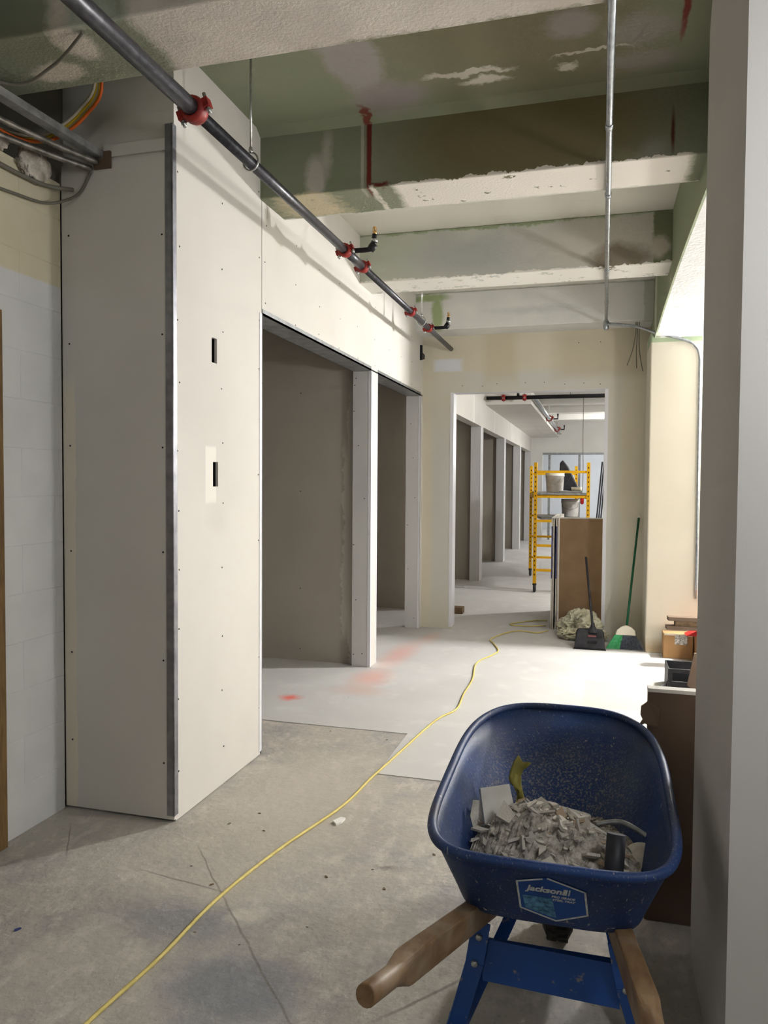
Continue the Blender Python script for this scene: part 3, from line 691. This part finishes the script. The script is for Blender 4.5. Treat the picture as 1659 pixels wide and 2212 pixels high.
text('PRO GRADE', -.0, .009, .0095, dcl, .2, .0003); text('STEEL TRAY', .002, -.002, .0095, dcl, .2, .0003)
# handles
def handle(s_):
    e = Vector((-.395 if s_ < 0 else .118, 1.30, .525)); q = Vector((-.28 if s_ < 0 else .072, 1.85, .392)); dirv = (q-e).normalized()
    fr = e+dirv*1.42; x = dirv.cross(Vector((0, 0, 1))).normalized(); z = x.cross(dirv)
    rings = []
    def ring(d, w, h, rnd):
        out = []
        for k in range(16):
            a = 2*PI*(k+.5)/16; ex = 2+ (1-rnd)*8
            out.append(e+dirv*d+x*sup(math.cos(a), ex)*w+z*sup(math.sin(a), ex)*h)
        return out
    for d, w, h, rr in ((0, .019, .019, 1), (.004, .0215, .0215, 1), (.06, .0215, .0215, 1), (.115, .021, .0215, 1), (.135, .0215, .024, .8), (.16, .022, .030, .3), (.175, .022, .031, .05), (1.40, .022, .031, .05)):
        rings.append(ring(d, w, h, rr))
    vs = [v for r_ in rings for v in r_]; m_ = len(rings)
    fs = [(i*16+k, i*16+(k+1) % 16, (i+1)*16+(k+1) % 16, (i+1)*16+k) for i in range(m_-1) for k in range(16)]
    fs += [tuple(reversed(range(16))), tuple((m_-1)*16+k for k in range(16))]
    o = MB().add(vs, fs).build('handle', m_hand, wbx)
    for p in o.data.polygons:
        if p.index < 16*4: p.use_smooth = True
    return e, dirv
E_, D_ = {}, {}
for s_ in (-1, 1): E_[s_], D_[s_] = handle(s_)
def on_h(s_, d, dz=0): return E_[s_]+D_[s_]*d+Vector((0, 0, dz))
for s_ in (-1, 1):
    # rear leg: angle iron with a kink, front brace, foot
    top = on_h(s_, .62, -.03)+Vector((s_*-.005, 0, 0)); kn = Vector((CX+s_*.185, 1.905, .235)); ft = Vector((CX+s_*.245, 1.965, .006))
    b = MB()
    for p, q in ((top, kn), (kn, ft)):
        b.bar(p, q, .046, .005, (0, 1, .0)); b.bar(p+Vector((s_*.0215, .018, 0)), q+Vector((s_*.0215, .018, 0)), .005, .040, (0, 1, 0))
    leg = b.build('leg', m_leg, wbx, .001, 1)
    b = MB(); f2 = on_h(s_, 1.02, -.03)
    b.bar(ft+Vector((-s_*.012, .02, 0)), f2, .036, .005, (0, 1, 0)); b.build('leg_brace', m_leg, wbx)
    b = MB(); b.bar(ft+Vector((0, -.02, 0)), ft+Vector((0, .06, 0)), .05, .006); b.build('foot', m_leg, leg)
    for p in (top.lerp(kn, .35), kn): MB().lathe(p+Vector((0, -.004, 0)), [(.0001, .008), (.006, .007), (.009, .003), (.0095, 0)], 10, (0, -1, 0)).build('bolt', m_zinc, leg)
    b = MB(); p = on_h(s_, 1.0, -.035); b.bar(p, Vector((CX+s_*.10, 2.50, .21)), .035, .008); b.build('axle_bracket', m_steelg, wbx)
# cross plate and rod between legs
b = MB(); b.prism([(CX-.175, 1.925, .290), (CX+.17, 1.925, .280), (CX+.172, 1.915, .175), (CX-.165, 1.915, .185)], (0, .004, 0)); b.box(CX-.17, CX+.165, 1.926, 1.95, .276, .280); b.build('cross_plate', m_leg, wbx)
MB().tube([(CX-.19, 1.97, .365), (CX+.19, 1.97, .365)], .007, 8).build('cross_rod', m_blk, wbx)
b = MB(); b.box(CX-.17, CX+.17, 2.2, 2.26, .355, .375); b.build('tray_cleat', m_wood, wbx)
# wheel
WC = Vector((CX, 2.50, .204))
b = MB(); b.lathe(WC, [(.115, -.03), (.14, -.044), (.165, -.046), (.188, -.034), (.197, -.012), (.197, .012), (.188, .034), (.165, .046), (.14, .044), (.115, .03), (.115, -.03)], 40, (1, 0, 0))
for k in range(28):
    a = 2*PI*k/28; rad = Vector((0, math.cos(a), math.sin(a))); tg = Vector((0, -math.sin(a), math.cos(a)))
    for s_ in (-1, 1): b.obox(WC+rad*.194+Vector((s_*.018, 0, 0))+tg*s_*.01, (1, 0, 0), tg, rad, .028, .018, .012)
whl = b.build('wheel', m_rubber, wbx)
b = MB(); b.lathe(WC, [(.117, -.028), (.10, -.02), (.04, -.012), (.03, -.035), (.0001, -.035)], 28, (1, 0, 0)); b.lathe(WC, [(.117, .028), (.10, .02), (.04, .012), (.03, .035), (.0001, .035)], 28, (1, 0, 0)); b.tube([WC+Vector((-.12, 0, 0)), WC+Vector((.12, 0, 0))], .008, 8); b.build('wheel_hub', m_steelg, whl)

# ---------------- debris in the tray
def heap(x, y):
    h = .436+.112*math.exp(-((x+.17)/.16)**2-((y-2.16)/.15)**2)+.05*math.exp(-((x-.05)/.12)**2-((y-2.12)/.14)**2)
    return h+.016*noise.fractal(Vector((x*16, y*16, 3)), 1, 2, 4)
vs, fs = [], []; nx, ny = 70, 64
def inside(x, y, z, mrg=.012):
    dx, dy = x-CX, y-2.1; th = math.atan2(dy, dx); best = 0
    for f in (.0, .2, .4, .6, .8, .95):
        p = tray_pt(th, f, f)
    f = max(0, min(1, (RIM['zn']+.03-z)/(.21)))
    a = [tray_pt(k, f, f) for k in ANG]
    r_ = math.hypot(dx, dy)
    lim = min(a, key=lambda p: abs(math.atan2(math.sin(math.atan2(p.y-2.1, p.x-CX)-th), math.cos(math.atan2(p.y-2.1, p.x-CX)-th))))
    return r_ < math.hypot(lim.x-CX, lim.y-2.1)-mrg
ANG = angs(48)
for i in range(nx):
    for j in range(ny):
        u, v = i/(nx-1)*2-1, j/(ny-1)*2-1
        # map a disc onto the tray section at heap height
        q = max(abs(u), abs(v)) or 1e-6; th = math.atan2(v, u)
        zz0 = .44; f = .80
        e_ = tray_pt(th, f, f); x = CX+(e_.x-CX)*q*.985; y = 2.06+(e_.y-2.06)*q*.985
        z = heap(x, y); edge = max(0, (q-.8)/.2); z = z*(1-edge)+min(z, e_.z+.012)*edge
        vs.append((x, y, z+.006*random.random()))
for i in range(nx-1):
    for j in range(ny-1): fs.append((i*ny+j, (i+1)*ny+j, (i+1)*ny+j+1, i*ny+j+1))
o = MB().add(vs, fs).build('plaster_rubble', m_rub); tag(o, 'fine grey plaster rubble filling the wheelbarrow tray', 'rubble', kind='stuff')
def scrap_mesh(k):
    n_ = random.randint(4, 6); pr = random.uniform(.22, .7); pts = []
    for i in range(n_):
        a = 2*PI*(i+random.uniform(-.3, .3))/n_; r_ = random.uniform(.5, 1.25); pts.append((math.cos(a)*r_, math.sin(a)*r_*pr, 0))
    th = random.uniform(.16, .32); mb = MB().prism(pts, (0, 0, th))
    me = bpy.data.meshes.new('drywall_scrap'); me.from_pydata(mb.v, [], mb.f); me.materials.append(m_scrap if k % 8 else m_scrapb); return me
SM = [scrap_mesh(k) for k in range(24)]
for k in range(170):
    for _ in range(20):
        x, y = random.gauss(-.15, .10), random.gauss(2.09, .10)
        if -.335 < x < .10 and 1.88 < y < 2.33: break
    o = bpy.data.objects.new('drywall_scrap', random.choice(SM)); COL.objects.link(o)
    s_ = random.choice((.009, .012, .015, .019, .024, .03)) if k > 10 else random.uniform(.034, .046)
    o.location = (x, y, heap(x, y)+s_*.25)
    o.rotation_euler = (random.gauss(0, .55), random.gauss(0, .55), random.uniform(0, 2*PI)); o.scale = (s_, s_, s_*.9 if s_ > .03 else s_)
    if o.data.materials[0] is m_scrapb: tag(o, "brown papered drywall scrap in the wheelbarrow's rubble heap", 'scrap', 'brown drywall scraps in the wheelbarrow')
    else: tag(o, "jagged pale drywall scrap in the wheelbarrow's rubble heap", 'scrap', 'pale drywall scraps in the wheelbarrow')
def piece(name, c, ang, size, mat, label, cat, poly=None):
    poly = poly or [(-.5, -.5), (.5, -.42), (.46, .5), (-.48, .38)]
    o = MB().prism([Vector((x*size[0], y*size[1], 0)) for x, y in poly], (0, 0, size[2])).build(name, mat)
    o.location = c; o.rotation_euler = ang; return tag(o, label, cat)
piece('drywall_offcut', (-.27, 2.20, .525), (.85, .1, .5), (.10, .12, .012), m_grey_b, 'large pale square drywall offcut propped at the heap top left', 'offcut')
piece('drywall_offcut', (-.31, 2.18, .50), (1.1, .2, .2), (.07, .09, .01), m_scrap, 'greyish drywall offcut against the left tray wall', 'offcut')
piece('drywall_offcut', (-.09, 2.26, .49), (.35, .05, -.1), (.17, .07, .012), m_grey_b, 'long flat drywall strip across the heap back', 'offcut', [(-.5, -.4), (.5, -.5), (.48, .3), (-.3, .5), (-.52, .1)])
piece('drywall_offcut', (.00, 2.16, .495), (.25, .25, -.35), (.19, .09, .011), m_grey_b, 'pale triangular drywall offcut sloping beside the black pipe offcut', 'offcut', [(-.5, .4), (.5, .1), (.55, -.6), (.3, -.55)])
piece('drywall_offcut', (-.24, 1.94, .455), (1.2, -.2, 1.9), (.10, .035, .010), m_scrapb, 'narrow brown-backed drywall strip standing near the front rim', 'offcut', [(-.5, -.5), (.5, -.4), (.46, .5), (-.48, .4)])
o = MB().tube([(.050, 1.97, .405), (.060, 2.02, .565)], .024, 16).build('black_pipe_offcut', m_plast); tag(o, 'short upright black plastic pipe in the rubble', 'pipe')
o = MB().lathe((.125, 2.12, .462), [(.0001, -.014), (.042, -.014), (.046, -.006), (.046, .006), (.040, .014), (.0001, .013)], 26, (-.25, -.45, .85)).build('round_disc', m_scrap); tag(o, 'round pale disc lying right of the black pipe', 'disc')
o = MB().tube([(.03, 1.92, .42), (.03, 1.905, .50)], .006, 8).build('white_stick', m_capw); tag(o, 'thin white stick upright at the front of the rubble', 'stick')
o = MB().tube(spline([(.01, 2.20, .505), (.08, 2.20, .52), (.15, 2.17, .50)]), .007, 7).build('grey_strip', m_steelg); tag(o, 'dull metal strip lying behind the black pipe', 'strip')
# crumpled olive paper
vs, fs = [], []
for i in range(9):
    for j in range(5):
        t_ = i/8; w = .028*(1-.65*math.sin(PI*min(1, t_*1.1))*.9+.0); u = (j/4-.5)*2
        vs.append((-.215+u*w+.012*math.sin(7*t_), 2.26+.02*math.sin(9*t_+u*2)+.05*t_, .475+.15*t_+.010*math.sin(5*u+4*t_)))
for i in range(8):
    for j in range(4): fs.append((i*5+j, i*5+j+1, (i+1)*5+j+1, (i+1)*5+j))
m_ol = simple('olive_paper', (150, 142, 70), (128, 120, 58), .8)
o = MB().add(vs, fs, True).build('crumpled_paper', m_ol); o.modifiers.new('s', 'SOLIDIFY').thickness = .0015; tag(o, 'twisted olive yellow paper sticking up from the heap', 'paper')

# ================================================================== FLOOR THINGS
def ground(x, y): return .004 if (y > 4.28 or (x > -1.05 and y > 3.63)) else 0
cord = [(-1.32, 1.35), (-1.30, 1.71), (-1.27, 2.01), (-1.26, 2.36), (-1.20, 2.75), (-1.09, 3.21), (-1.06, 3.55), (-1.02, 3.87), (-.94, 4.55), (-.86, 4.82), (-.875, 5.2), (-.88, 5.61), (-.93, 6.13), (-.85, 6.45), (-.82, 6.65), (-.90, 6.95), (-.95, 7.12), (-.86, 7.45), (-.74, 7.62), (-.56, 7.58), (-.46, 7.72)]
o = MB().tube(spline([(x, y, ground(x, y)+.0068) for x, y in cord], 8), .0062, 8).build('extension_cord', m_yel); tag(o, 'yellow extension cord winding down the middle of the floor', 'cord')
o = MB().tube(spline([(x, y, .0112) for x, y in [(-.50, 8.30), (-.61, 8.27), (-.78, 8.10), (-.86, 7.98), (-.80, 7.90), (-.62, 7.93), (-.50, 8.0)]], 8), .0062, 8).build('extension_cord', m_yel); tag(o, 'loop of pale yellow cord just beyond the doorway', 'cord')
# drywall bundles and brown sheet in the doorway
ds = thing('gypsum_board_bundle', 'end of a drywall bundle with blue tape, left of the pair', 'drywall bundle', (-.43, 8.1, .004), 'drywall bundles on edge')
ds2 = thing('gypsum_board_bundle', 'end of a drywall bundle with blue tape, next to the brown sheet', 'drywall bundle', (-.385, 8.1, .004), 'drywall bundles on edge')
for r_, x in ((ds, -.448), (ds2, -.404)):
    box('board', m_grey_b, r_, x+.002, x+.014, 7.855, 9.05, .004, 1.135); box('board', m_kraft, r_, x+.0145, x+.0195, 7.858, 9.05, .004, 1.13); box('board', m_grey_b, r_, x+.020, x+.031, 7.855, 9.05, .004, 1.135)
    box('end_tape', m_tapeb, r_, x+.003, x+.013, 7.848, 7.854, .52, 1.05)
o = MB().box(-.365, .085, 7.84, 7.856, .004, 1.13).build('brown_board', m_kraft, None, loc=(-.14, 7.85, .004)); tag(o, 'large brown gypsum sheet standing on edge in the doorway', 'board')
box('cut_edge', m_grey_b, o, -.365, .085, 7.842, 7.858, 1.1302, 1.142)
# insulation pile
ip = thing('insulation_pile', 'crumpled pale yellow insulation heaped behind the dustpan', 'insulation', (-.12, 7.45, .004))
for k, (x, y, z, a, b_, c_) in enumerate([(-.24, 7.62, .09, .11, .10, .085), (-.13, 7.60, .17, .13, .10, .085), (-.06, 7.46, .13, .11, .09, .09), (-.22, 7.42, .05, .12, .10, .05), (-.06, 7.40, .06, .15, .10, .06)]):
    lump('insulation_wad', (x, y, z), a, b_, c_, m_ins, k*3.7, .9, 72, ip)
# dustpan
dp = thing('lobby_dustpan', 'black upright dustpan with long handle beside the broom', 'dustpan', (-.03, 7.05, .004))
b = MB(); y0 = 6.98
pr = [(y0, .004), (y0+.20, .004), (y0+.20, .09), (y0+.17, .15), (y0+.10, .165)]
x0, x1 = -.185, .085
b.add([(x0, y0, .005), (x1, y0, .005), (x1, y0+.2, .005), (x0, y0+.2, .005), (x0+.012, y0+.02, .10), (x1-.012, y0+.02, .10), (x1-.03, y0+.10, .175), (x0+.03, y0+.10, .175), (x1-.012, y0+.2, .13), (x0+.012, y0+.2, .13)],
      [(0, 3, 2, 1), (0, 1, 5, 4), (4, 5, 6, 7), (7, 6, 8, 9), (9, 8, 2, 3), (0, 4, 7, 9, 3), (1, 2, 8, 6, 5)])
pan = b.build('pan', m_plast, dp, .008)
box('lip', m_blk, dp, -.19, .09, 6.955, 6.985, .004, .012)
box('grip_slot', m_blk, pan, -.07, .01, 6.984, 6.99, .055, .075)
box('brand_mark', simple('faded_red_print', (120, 70, 72), None, .7), pan, -.065, .005, 7.0, 7.004, .112, .128)
b = MB(); b.tube([(-.025, 7.08, .16), (-.03, 7.08, .22), (-.06, 7.17, .48), (-.098, 7.27, .80)], [.016, .012, .0105, .0105], 10); b.build('handle', m_plast, dp)
b = MB(); b.lathe((-.025, 7.08, .145), [(.055, 0), (.04, .02), (.02, .05), (.014, .08)], 14); b.build('socket', m_plast, dp)
# broom
br = thing('broom', 'green handled broom with white cap leaning by the column', 'broom', (.22, 7.12, .004))
MB().tube([(.27, 7.16, .21), (.375, 7.56, 1.16)], .0105, 10).build('handle', m_grn, br)
MB().tube([(.375, 7.56, 1.16), (.381, 7.572, 1.20)], [.011, .006], 10).build('handle_tip', m_capw, br)
b = MB(); pts = [(-.085, .0), (-.075, .045), (-.04, .078), (.0, .09), (.045, .076), (.08, .045), (.09, 0)]
d_ = Vector((.02, .085, .2)).normalized(); xr = Vector((1, .0, 0)); c0 = Vector((.255, 7.105, .125))
b.prism([c0+xr*x+d_*y+Vector((0, -.016, .004)) for x, y in pts], (0, .034, -.010)); b.build('cap', m_capw, br, .006)
for xa, xb, mt in ((-.085, -.02, m_grnb), (-.02, .09, m_blkb)):
    b = MB(); k_ = 26 if mt is m_grnb else 44
    for i in range(k_):
        t_ = i/(k_-1); xt = xa+(xb-xa)*t_; fl = 1.75
        for row in range(3):
            p = c0+xr*xt+Vector((0, -.010+.012*row, 0)); q = Vector((c0.x+xt*fl-.012+random.uniform(-.003, .003), 7.055+.025*row+random.uniform(-.004, .004), .006))
            b.tube([p, p.lerp(q, .5)+Vector((0, .004, 0)), q], .0028, 4, smooth=False)
    o = b.build('bristles', mt, br); o['kind'] = 'stuff'
# wood chip by the far doorway
o = MB().box(-1.58, -1.45, 8.46, 8.60, .004, .075).build('wood_block', m_wood, None, .004, loc=(-1.52, 8.5, .004)); tag(o, 'small dark wood block on the floor beyond the doorway', 'wood block')
# right edge clutter
cb = thing('cardboard_box', 'small taped cardboard box with paper label by the column', 'box', (.66, 6.9, .004))
MB().box(.555, .79, 6.82, 7.0-.025, .004, .215).build('carton', m_card, cb, .003)
box('paper_label', m_print, cb, .645, .745, 6.817, 6.8198, .125, .205); box('packing_tape', m_capw, cb, .56, .785, 6.8185, 6.8197, .20, .2145)
o = MB().prism([(.72, 6.70, .225), (.95, 6.70, .225), (.95, 6.70, .285), (.80, 6.70, .268)], (0, .14, 0)).build('red_tool_tray', m_rp); o.location = (0, 0, 0); tag(o, 'red plastic edge showing above the cardboard box', 'tray')
o = MB().box(.80, 1.25, 6.55, 6.95, .004, .225).build('carton_base', m_card, None, .003, loc=(1.0, 6.7, .004)); tag(o, 'larger cardboard carton mostly hidden behind the grey pier', 'box')
lb = thing('timber_offcuts', 'dark timber offcuts stacked level with the column foot', 'timber', (.9, 6.6, .29))
b = MB(); b.bar((.565, 6.58, .385), (1.2, 6.62, .385), .09, .03); b.build('plank', m_brown, lb)
b = MB(); b.bar((.555, 6.60, .31), (1.2, 6.64, .31), .10, .03); b.build('plank', m_brown, lb)
b = MB(); b.bar((.62, 6.60, .347), (1.2, 6.63, .347), .07, .045); b.build('plank', m_wood, lb)
box('packing_strip', m_wood, lb, .83, 1.2, 6.56, 6.68, .286, .296)
kb = thing('black_crate', 'black plastic crate with a cut-out grip near the pier', 'crate', (.62, 5.75, .004))
b = MB()
b.box(.50, .78, 5.72, 5.735, .004, .075); b.box(.50, .53, 5.72, 5.735, .075, .135); b.box(.66, .78, 5.72, 5.735, .075, .135); b.box(.50, .78, 5.72, 5.735, .135, .165)
b.box(.50, .51, 5.735, 6.0, .004, .165); b.box(.50, .78, 5.99, 6.0, .004, .165); b.box(.50, .78, 5.735, 5.99, .004, .012)
b.build('crate_body', m_plast, kb, .003)
for k in range(6):
    MB().tube(spline([(.505-.01*k*.6, 5.71-.01*k, .09-.008*k), (.49-.012*k, 5.69-.012*k, .05), (.47-.014*k+.02, 5.67-.012*k, .011)]), .005, 6).build('crate_rib', m_plast, kb)
o = MB().prism([(.60, 5.45, .12), (.75, 5.45, .004), (.95, 5.45, .004), (.95, 5.45, .34), (.64, 5.45, .34)], (0, .02, 0)).build('torn_cardboard', m_brown); tag(o, 'torn dark cardboard flap leaning above the black crate', 'cardboard')
# brown board behind the pier, with a torn scrap on its edge
o = MB().box(.172, 1.1, 2.66, 2.70, .002, .775).build('fibreboard_sheet', m_brown, None, .002, loc=(.4, 2.68, 0)); tag(o, 'tall dark brown board standing behind the wheelbarrow', 'board')
box('cut_edge', m_wallw, o, .171, 1.1, 2.659, 2.701, .7752, .787)
o = MB().prism([(.172, 2.655, .745), (.160, 2.652, .735), (.150, 2.65, .728), (.148, 2.645, .70), (.155, 2.645, .685), (.14, 2.64, .66), (.162, 2.645, .672), (.19, 2.648, .66), (.205, 2.648, .665), (.21, 2.652, .72)], (0, .006, .0)).build('torn_cardboard', m_brown); tag(o, 'torn cardboard scrap clinging to the brown panel corner', 'cardboard')
# wood edge at far left
ps = MB().box(-2.276, -2.245, 1.5, 2.475, .002, 2.13).build('plywood_sheet', m_ply, None, .002, loc=(-2.25, 2.0, 0)); tag(ps, 'brown wooden door edge at the left margin', 'wood panel')
# small litter
def chip(c, s_, rz, mat, name, label, cat, group=None):
    o = MB().prism([Vector((x*s_, y*s_, 0)) for x, y in ((-1, -.4), (-.2, -.55), (1, -.2), (.8, .4), (-.6, .5))], (0, 0, s_*.25)).build(name, mat); o.location = (c[0], c[1], ground(*c[:2])+.0005); o.rotation_euler = (0, 0, rz)
    return tag(o, label, cat, group)
chip((-1.055, 3.07), .035, 1.2, m_paper, 'paper_scrap', 'white paper scrap on the floor right of the cord', 'paper')
chip((-1.80, 2.02), .012, 1.0, m_tapeb, 'wire_nut', 'tiny blue wire nut on the floor at lower left', 'wire nut')
for k, (x, y) in enumerate([(-1.42, 3.05), (-1.50, 2.92), (-1.33, 2.9), (-1.47, 2.55), (-1.33, 2.45), (-1.07, 2.15), (-.95, 2.62), (-.8, 2.72), (-.72, 2.60), (-1.14, 4.15), (-1.5, 4.2), (-1.62, 4.9), (-1.24, 2.17), (-.9, 2.3), (-.6, 2.9)]):
    chip((x, y), random.uniform(.004, .009), random.uniform(0, 3), m_gcab if k % 2 else m_wood, 'floor_chip', 'tiny dark chip of debris on the foreground floor', 'chip', 'chips on the foreground floor')

# ================================================================== SCAFFOLD
sc = thing('baker_scaffold', 'yellow rolling scaffold beyond the doorway', 'scaffold', (-.55, 11.4, .004))
FL, FR, BL, BR = Vector((-.815, 10.5, 0)), Vector((-.125, 10.55, 0)), Vector((-1.03, 12.37, 0)), Vector((-.335, 12.42, 0))
ZT = 1.77
for P in (FL, FR, BL, BR):
    b = MB(); b.bar(P+Vector((0, 0, .13)), P+Vector((0, 0, ZT)), .045, .045, (0, 1, 0)); lg = b.build('upright', m_scaf, sc)
    b = MB()
    for k in range(24): b.obox(P+Vector((0, -.0231, .25+k*.063)), (1, 0, 0), (0, 1, 0), (0, 0, 1), .012, .001, .022)
    o = b.build('adjustment_holes', m_blk, lg); o['kind'] = 'stuff'
    b = MB(); b.lathe(P+Vector((0, .03, .066)), [(.0001, -.018), (.05, -.018), (.062, -.010), (.062, .010), (.05, .018), (.0001, .018)], 18, (1, 0, 0)); b.obox(P+Vector((0, .015, .115)), (1, 0, 0), (0, 1, 0), (0, 0, 1), .05, .05, .03); b.build('caster', m_plast, sc)
for P, Q in ((FL, FR), (BL, BR)):
    for z in (.31, .645, .98, 1.31, 1.645): b = MB(); b.bar(P+Vector((0, 0, z)), Q+Vector((0, 0, z)), .03, .034); b.build('rung', m_scaf, sc)
for P, Q in ((FL, BL), (FR, BR)):
    for z in (1.31,): b = MB(); b.bar(P+Vector((0, 0, z)), Q+Vector((0, 0, z)), .03, .06); b.build('side_rail', m_scaf, sc)
b = MB(); b.prism([FL+Vector((.02, -.02, 1.335)), FR+Vector((-.02, -.02, 1.335)), BR+Vector((-.02, .02, 1.335)), BL+Vector((.02, .02, 1.335))], (0, 0, .03)); b.build('platform', m_steelg, sc)
b = MB(); b.prism([FL+Vector((.02, .9, .96)), FR+Vector((-.1, .9, .96)), BR+Vector((-.1, .0, .96)), BL+Vector((.06, .0, .96))], (0, 0, .03)); b.build('shelf', m_steelg, sc)
def bucket(c, r, h, label):
    o = MB().lathe(c, [(.0001, .001), (r*.88, .001), (r*.9, .012), (r, h*.82), (r*1.05, h*.83), (r*1.05, h*.87), (r*1.01, h*.88), (r*1.03, h), (r*.97, h), (r*.86, .02), (.0001, .015)], 28).build('white_bucket', m_bw, loc=c)
    MB().tube([(c[0]-r*1.04, c[1], c[2]+h*.85), (c[0]-r*.8, c[1]-r*.8, c[2]+h*.55), (c[0], c[1]-r*1.12, c[2]+h*.4), (c[0]+r*.8, c[1]-r*.8, c[2]+h*.55), (c[0]+r*1.04, c[1], c[2]+h*.85)], .003, 5).build('bail', m_zinc, o)
    return tag(o, label, 'bucket')
bucket((-.575, 10.75, 1.366), .125, .27, 'white bucket on top of the yellow scaffold platform')
bucket((-.40, 11.8, .99), .13, .27, 'white bucket below the scaffold platform')
o = MB().prism([(-.53, 10.9, 1.40), (-.25, 10.9, 1.38), (-.29, 10.9, 1.49), (-.40, 10.92, 1.72), (-.48, 10.92, 1.82), (-.52, 10.92, 1.78)], (0, .12, 0)).build('black_tool_bag', m_plast, None, .015); tag(o, 'black tool bag propped on the scaffold platform', 'bag')
o = MB().box(-.50, -.20, 10.52, 10.8, 1.366, 1.39).build('mud_pan', m_steelg, None, .004); tag(o, 'flat metal pan on the scaffold beside the bucket', 'pan')
o = MB().lathe((-.28, 10.65, 1.391), [(.0001, 0), (.07, 0), (.072, .05), (.0001, .05)], 18).build('tape_roll', m_capw, loc=(-.28, 10.65, 1.391)); tag(o, 'pale tape roll on the flat metal pan', 'tape roll')
for k in range(3):
    o = MB().tube([(-.09+.035*k, 12.55, .01), (.06+.03*k, 12.9, 1.85)], .012, 8).build('dark_pole', m_plast); tag(o, ['leftmost dark pole leaning right of the scaffold', 'middle dark pole leaning right of the scaffold', 'rightmost dark pole leaning right of the scaffold'][k], 'pole', 'poles leaning right of the scaffold')
cl = thing('hanging_cord', 'grey cord with red plug dangling behind the scaffold', 'cord', (-.25, 12.9, 2.0))
MB().tube(spline([(-.25, 12.9, 3.3), (-.25, 12.9, 2.2), (-.24, 12.9, 1.7), (-.25, 12.9, 1.3)]), .006, 6).build('wire', m_gcab, cl)
MB().lathe((-.25, 12.9, 1.15), [(.0001, 0), (.028, .02), (.03, .10), (.012, .17), (.0001, .17)], 10).build('plug', m_rp, cl)
